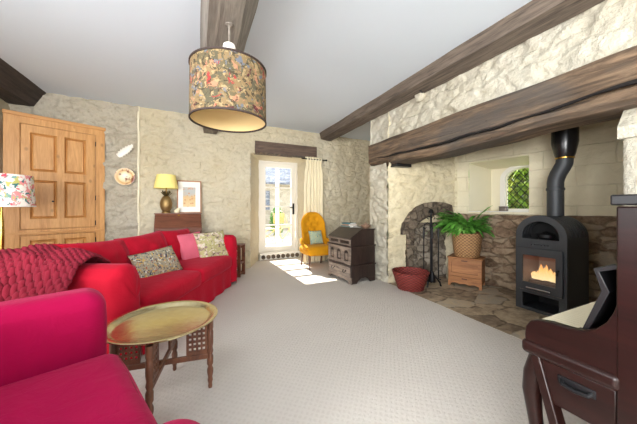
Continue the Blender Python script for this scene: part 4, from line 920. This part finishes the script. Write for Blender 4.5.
tool('hearth_brush', 0, -.1, 'black hearth brush hanging at the front of the tool stand', lambda m: m.lathe([(.016, .24), (.03, .20), (.05, .10), (.045, .09), (0, .095)], n=18))
tool('poker', .1, 0, 'iron poker hanging on the right of the tool stand', lambda m: m.tube([(0, 0, .24), (0, 0, .12), (.02, 0, .10), (.035, 0, .115)], .009, 8))
o = MB(); o.rbox((0, 0, .028), (.05, .035, .028), .008, 2, 2); o.rbox((0, 0, .064), (.053, .038, .008), .006, 2, 2); o = o.build('trinket_box', plain('pewter', srgb(130, 120, 112), .4, .5, var=.2), None, smooth=True, ang=40); o.matrix_world = Mr @ T(.62, .12, Z0+.013); tag(o, 'small grey pewter box on the sill of the leaded window', 'box')

# ================================================================ CARVED BUREAU
cb_ = thing('carved_bureau', 'dark carved oak slope top bureau chest by the white stone pier', 'bureau', (2.265, 3.648, 0), -85)
def tier(name, x, y0, y1, z0, z1, par=cb_): m = MB(); m.bx(-x, x, y0, y1, z0, z1); return m.build(name, M['dark_oak'], par, bevel=.004)
tier('base_chest', .322, -.235, .24, .07, .262); tier('moulding', .335, -.255, .245, .262, .285); tier('middle_chest', .312, -.23, .24, .285, .55); tier('moulding', .33, -.25, .245, .55, .572)
ft = [(-.322, 0), (-.26, 0), (-.25, .035), (-.21, .05), (-.17, .035), (-.12, .06), (-.06, .04), (0, .065), (.06, .04), (.12, .06), (.17, .035), (.21, .05), (.25, .035), (.26, 0), (.322, 0), (.322, .10), (-.322, .10)]
plate('plinth', ft, [], .02, M['oak_front'], cb_, T(0, -.232, 0), .002)
for s in (-1, 1):
    plate('side_plinth', [(-.235, 0), (-.13, 0), (-.10, .04), (-.05, .07), (.0, .085), (.05, .07), (.10, .04), (.13, 0), (.235, 0), (.235, .10), (-.235, .10)], [], .018, M['dark_oak'], cb_, T(s*.312, 0, 0, rz=90))
mb = MB(); mb.bx(-.30, .30, -.246, -.232, .10, .25); dw = mb.build('drawer', M['oak_front'], cb_, bevel=.005)
for x in (-.16, .16):
    mb = MB(); mb.tube([(x-.035, -.246, .19), (x-.03, -.262, .165), (x, -.266, .155), (x+.03, -.262, .165), (x+.035, -.246, .19)], .005, 6); mb.lathe([(.012, 0), (0, .006)], n=10, M=T(x-.035, -.246, .19, rx=90)); mb.lathe([(.012, 0), (0, .006)], n=10, M=T(x+.035, -.246, .19, rx=90)); mb.build('handle', M['iron'], dw, smooth=True)
f_ = plate('carved_front', rect(-.308, .308, .29, .545), [arch(.12, .33, .46, .045, 10, x) for x in (-.2, 0, .2)], .018, M['oak_front'], cb_, T(0, -.236, 0), .003)
for x in (-.2, 0, .2):
    mb = MB(); mb.rbox((x, -.232, .405), (.03, .006, .05), .005, 2, 2); mb.build('carved_panel', M['oak_front'], f_)
mb = MB(); mb.prism([(-.225, .572), (-.225, .672), (.0, .805), (.235, .805), (.235, .572)], -.30, .30, lambda a, b, d: (d, a, b)); mb.build('desk_box', M['dark_oak'], cb_, bevel=.003)
f_ = plate('desk_front', rect(-.296, .296, .578, .668), [rect(-.265, -.02, .597, .65), rect(.02, .265, .597, .65)], .016, M['oak_front'], cb_, T(0, -.23, 0), .003)
mb = MB(); vs = [(-.312, -.245, .668), (.312, -.245, .668), (.312, .0, .812), (-.312, .0, .812)]; mb.add(vs+[(x, y-.01, z+.018) for x, y, z in vs], [(0, 1, 2, 3), (4, 7, 6, 5), (0, 4, 5, 1), (1, 5, 6, 2), (2, 6, 7, 3), (3, 7, 4, 0)]); mb.build('slope_lid', M['dark_oak'], cb_, bevel=.003)
mb = MB(); mb.bx(-.312, .312, -.012, .243, .805, .822); mb.build('top_board', M['dark_oak'], cb_, bevel=.003)
BM = T(2.265, 3.648, .822, rz=-85)
def book(z, dx, rz, w_, d_, h_, c, label):
    o = thing('book', label, 'book', (0, 0, 0), 0, 'books on the carved bureau'); o.matrix_world = BM @ T(-.18+dx, .10, z, rz=rz)
    mb = MB(); mb.bx(-w_/2, w_/2, -d_/2, d_/2, 0, .004); mb.bx(-w_/2, w_/2, -d_/2, d_/2, h_-.004, h_); mb.bx(-w_/2, w_/2, -d_/2, -d_/2+.004, 0, h_); mb.build('cover', plain('cloth '+label[:12], c, .6), o)
    mb = MB(); mb.bx(-w_/2+.005, w_/2-.005, -d_/2+.004, d_/2-.006, .004, h_-.004); mb.build('pages', M['trim'], o)
book(0, 0, 4, .24, .18, .028, srgb(120, 136, 130), 'grey green book at the bottom of the small stack on the carved bureau')
book(.028, .01, -8, .22, .16, .024, srgb(186, 150, 130), 'dull pink book in the middle of the stack on the carved bureau')
book(.052, -.01, 10, .20, .15, .022, srgb(70, 120, 124), 'teal book on top of the stack on the carved bureau')
bo = MB(); bo.lathe([(0, 0), (.04, 0), (.045, .008), (.07, .03), (.082, .055), (.078, .057), (.06, .03), (0, .012)], n=28); bo.lathe([(.07, .05), (.05, .07), (.015, .08), (.012, .095), (0, .1)], n=28); o = bo.build('lidded_bowl', plain('brown glazed pot', srgb(140, 112, 92), .35, var=.3), None, smooth=True, ang=60); o.matrix_world = BM @ T(.22, .13, 0); tag(o, 'brown lidded pottery bowl on the near end of the carved bureau', 'bowl')
o = MB(); o.rbox((0, 0, .012), (.06, .045, .012), .005, 2, 2); o = o.build('card_box', plain('grey card', srgb(150, 146, 138), .7), None, smooth=True, ang=40); o.matrix_world = BM @ T(.02, .12, 0, rz=12); tag(o, 'flat grey box between the books and the bowl on the bureau', 'box')

# ================================================================ YELLOW CHAIR
yc = thing('button_back_chair', 'mustard yellow button backed nursing chair by the curtain', 'chair', (2.085, 4.64, 0), 1.5); yc.scale = (1, 1, 1.06)
mb = MB(); mb.rbox((0, -.03, .315), (.285, .25, .065), .05, 8, 4, (0, .01, .03), .003, 6); mb.build('seat', M['yellow'], yc, smooth=True, ang=80)
btn = [(-.13, .78), (0, .78), (.13, .78), (-.07, .88), (.07, .88), (-.07, .68), (.07, .68), (0, .58), (-.14, .58), (.14, .58)]
mb = MB()
def ycb(a, b, sg):
    # a across, b up: shield shaped, curved round the sitter
    z = .33+.68*b; hw = .265 if z < .74 else .265*max(0, 1-((z-.74)/.275)**2.3)**.5; u = 2*a-1; x = u*hw
    y = .20+.05*b-.16*abs(u)**2.6*(1-.75*b); th_ = .055*max(0, (1-abs(u)**6))**.5*max(0, 1-max(0, (z-.95)/.06)**2)**.5
    y2 = y+sg*th_
    if sg < 0:
        y2 -= .012
        for bx0, bz0 in btn: y2 += .026*math.exp(-((x-bx0)**2+(z-bz0)**2)/.0011)
        for bx0, bz0 in btn:
            for bx1, bz1 in btn:
                pass
    return (x, y2, z)
mb.grid(lambda a, b: ycb(a, b, -1), 44, 50); mb.grid(lambda a, b: ycb(a, b, 1), 44, 50); bk = mb.build('backrest', M['yellow'], yc, smooth=True, ang=120, weld=True)
for bx0, bz0 in btn:
    p = ycb(.5+.5*bx0/.265, (bz0-.33)/.68, -1); mb = MB(); mb.lathe([(.0, -.005), (.011, -.003), (.011, .002), (0, .005)], n=10, M=T(bx0, p[1]-.001, bz0, rx=90)); mb.build('button', M['yellow'], bk, smooth=True)
for s in (-1, 1):
    mb = MB(); mb.tube([(s*.265, .13, .50), (s*.285, .06, .46), (s*.29, -.06, .41), (s*.275, -.2, .37)], [.035, .04, .038, .03], 10); mb.build('arm_roll', M['yellow'], yc, smooth=True)
    mb = MB(); mb.tube([(s*.245, -.22, .26), (s*.25, -.235, .20), (s*.25, -.23, .10), (s*.25, -.235, .02), (s*.25, -.24, .0)], [.022, .024, .014, .011, .013], 10); mb.build('leg', M['stand'], yc, smooth=True)
    mb = MB(); mb.tube([(s*.21, .19, .27), (s*.215, .21, .12), (s*.22, .25, 0)], [.02, .017, .014], 10); mb.build('leg', M['stand'], yc, smooth=True)
o = MB(); o.pillow(.30, .28, .10, 18, None, .008); o = o.build('cushion', M['teal_pat'], None, smooth=True, ang=120, weld=True); o.matrix_world = T(2.085, 4.64, 0, rz=1.5) @ T(0, .02, .57, rx=-20, rz=4); tag(o, 'small pale teal patterned cushion on the mustard chair', 'cushion')

# ================================================================ PIANO
pi_ = thing('upright_piano', 'dark mahogany upright piano seen from its keyboard end', 'piano', (1.13, .33, 0))
def pbox(name, x0, x1, y0, y1, z0, z1, mat='piano', par=pi_, bevel=.005): m = MB(); m.bx(x0, x1, y0, y1, z0, z1); return m.build(name, M[mat], par, bevel=bevel)
W_ = 1.38
for x in (0, W_-.035):
    pbox('side_panel', x, x+.035, -.42, .0, 0, 1.155)
    ck = [(-.01, .60), (.235, .60), (.24, .67), (.236, .70), (.222, .725), (.198, .736), (.16, .743), (.11, .744), (.075, .75), (.045, .768), (.02, .80), (.006, .835), (0, .86), (-.01, .86)]
    mb = MB(); mb.prism(ck, x+.002, x+.033, lambda a, b, d: (d, a, b)); mb.build('cheek', M['piano'], pi_, bevel=.004)
    mb = MB(); mb.rbox((x+.017, .12, .625), (.026, .13, .026), .018, 4, 4); mb.build('cheek_moulding', M['piano'], pi_, smooth=True)
    mb = MB()
    cbp = [(.205, .60, .030), (.225, .52, .032), (.232, .45, .030), (.222, .36, .024), (.205, .24, .020), (.200, .12, .020), (.215, .05, .024), (.235, .0, .03)]
    mb.tube([(x+.035, y, z) for y, z, r in cbp], [r for y, z, r in cbp], 12); mb.build('leg', M['piano'], pi_, smooth=True)
    mb = MB(); mb.bar((x+.02, .205, .605), (x+.02, .045, .0), .05, .03, (0, 1, 0)); mb.build('leg_brace', M['piano'], pi_, bevel=.004)
    ap = pbox('side_apron', x+.008, x+.026, .0, .19, .455, .60)
    m = MB(); sgn = -1 if x == 0 else 1; xo = x+.008 if x == 0 else x+.026
    m.tube([(xo, .055, .556), (xo+sgn*.012, .06, .548), (xo+sgn*.016, .09, .545), (xo+sgn*.012, .125, .548), (xo, .13, .556)], .007, 8); m.rbox((xo, .0925, .556), (.004, .048, .014), .003, 2, 2); m.build('handle', M['iron'], ap, smooth=True)
pbox('lid', -.003, W_+.003, -.435, .012, 1.158, 1.19, 'black')
mb = MB(); mb.bx(.036, W_-.036, -.03, -.002, 1.13, 1.155); mb.build('lid_moulding', M['piano'], pi_, bevel=.006)
pbox('upper_panel', .035, W_-.035, -.03, -.01, .86, 1.14); pbox('lower_panel', .035, W_-.035, -.04, -.02, .0, .62); pbox('back', .03, W_-.03, -.42, -.38, .02, 1.15)
pbox('keybed', .033, W_-.033, -.02, .25, .60, .655); pbox('key_block', .034, .075, .06, .235, .655, .705, 'black'); pbox('key_block', W_-.075, W_-.034, .06, .235, .655, .705, 'black')
pbox('key_slip', .034, W_-.034, .235, .252, .655, .69)
ivory = plain('aged ivory', srgb(238, 228, 198), .35); mb = MB(); N_ = 52; kw = (W_-.155)/N_
for k in range(N_): mb.bx(.0775+k*kw+.0006, .0775+(k+1)*kw-.0006, .075, .228, .66, .712)
mb.build('white_keys', ivory, pi_)
mb = MB()
for k in range(N_-1):
    if k % 7 in (0, 2, 3, 5, 6): mb.bx(.0775+(k+1)*kw-.006, .0775+(k+1)*kw+.006, .076, .118, .712, .724)
mb.build('black_keys', M['black'], pi_)
fbp = [(.078, .728), (.024, .885), (.048, .945), (.003, .962)]
mb = MB(); th_ = .016
up = [(a+th_*.9, b+.004) for a, b in fbp[:1]]+[(fbp[1][0]+th_*1.2, fbp[1][1])]+[(fbp[2][0]+th_*.9, fbp[2][1]+th_*.5)]+[(fbp[3][0], fbp[3][1]+th_)]
mb.prism(fbp+up[::-1], .037, W_-.037, lambda a, b, d: (d, a, b)); mb.build('fallboard', M['black'], pi_, bevel=.002)

# small peg and plaster lump under the ceiling beam
mb = MB(); mb.rbox((2.61, 2.52, 2.60), (.035, .06, .055), .03, 3, 3, wr=.02, wf=14); pg = struct(mb.build('trim_5', M['breast'], smooth=True), 'white plaster lump under the dark beam')
mb = MB(); mb.tube([(2.60, 2.46, 2.645), (2.53, 2.43, 2.64)], [.018, .014], 8); mb.build('peg', M['black'], pg, smooth=True)
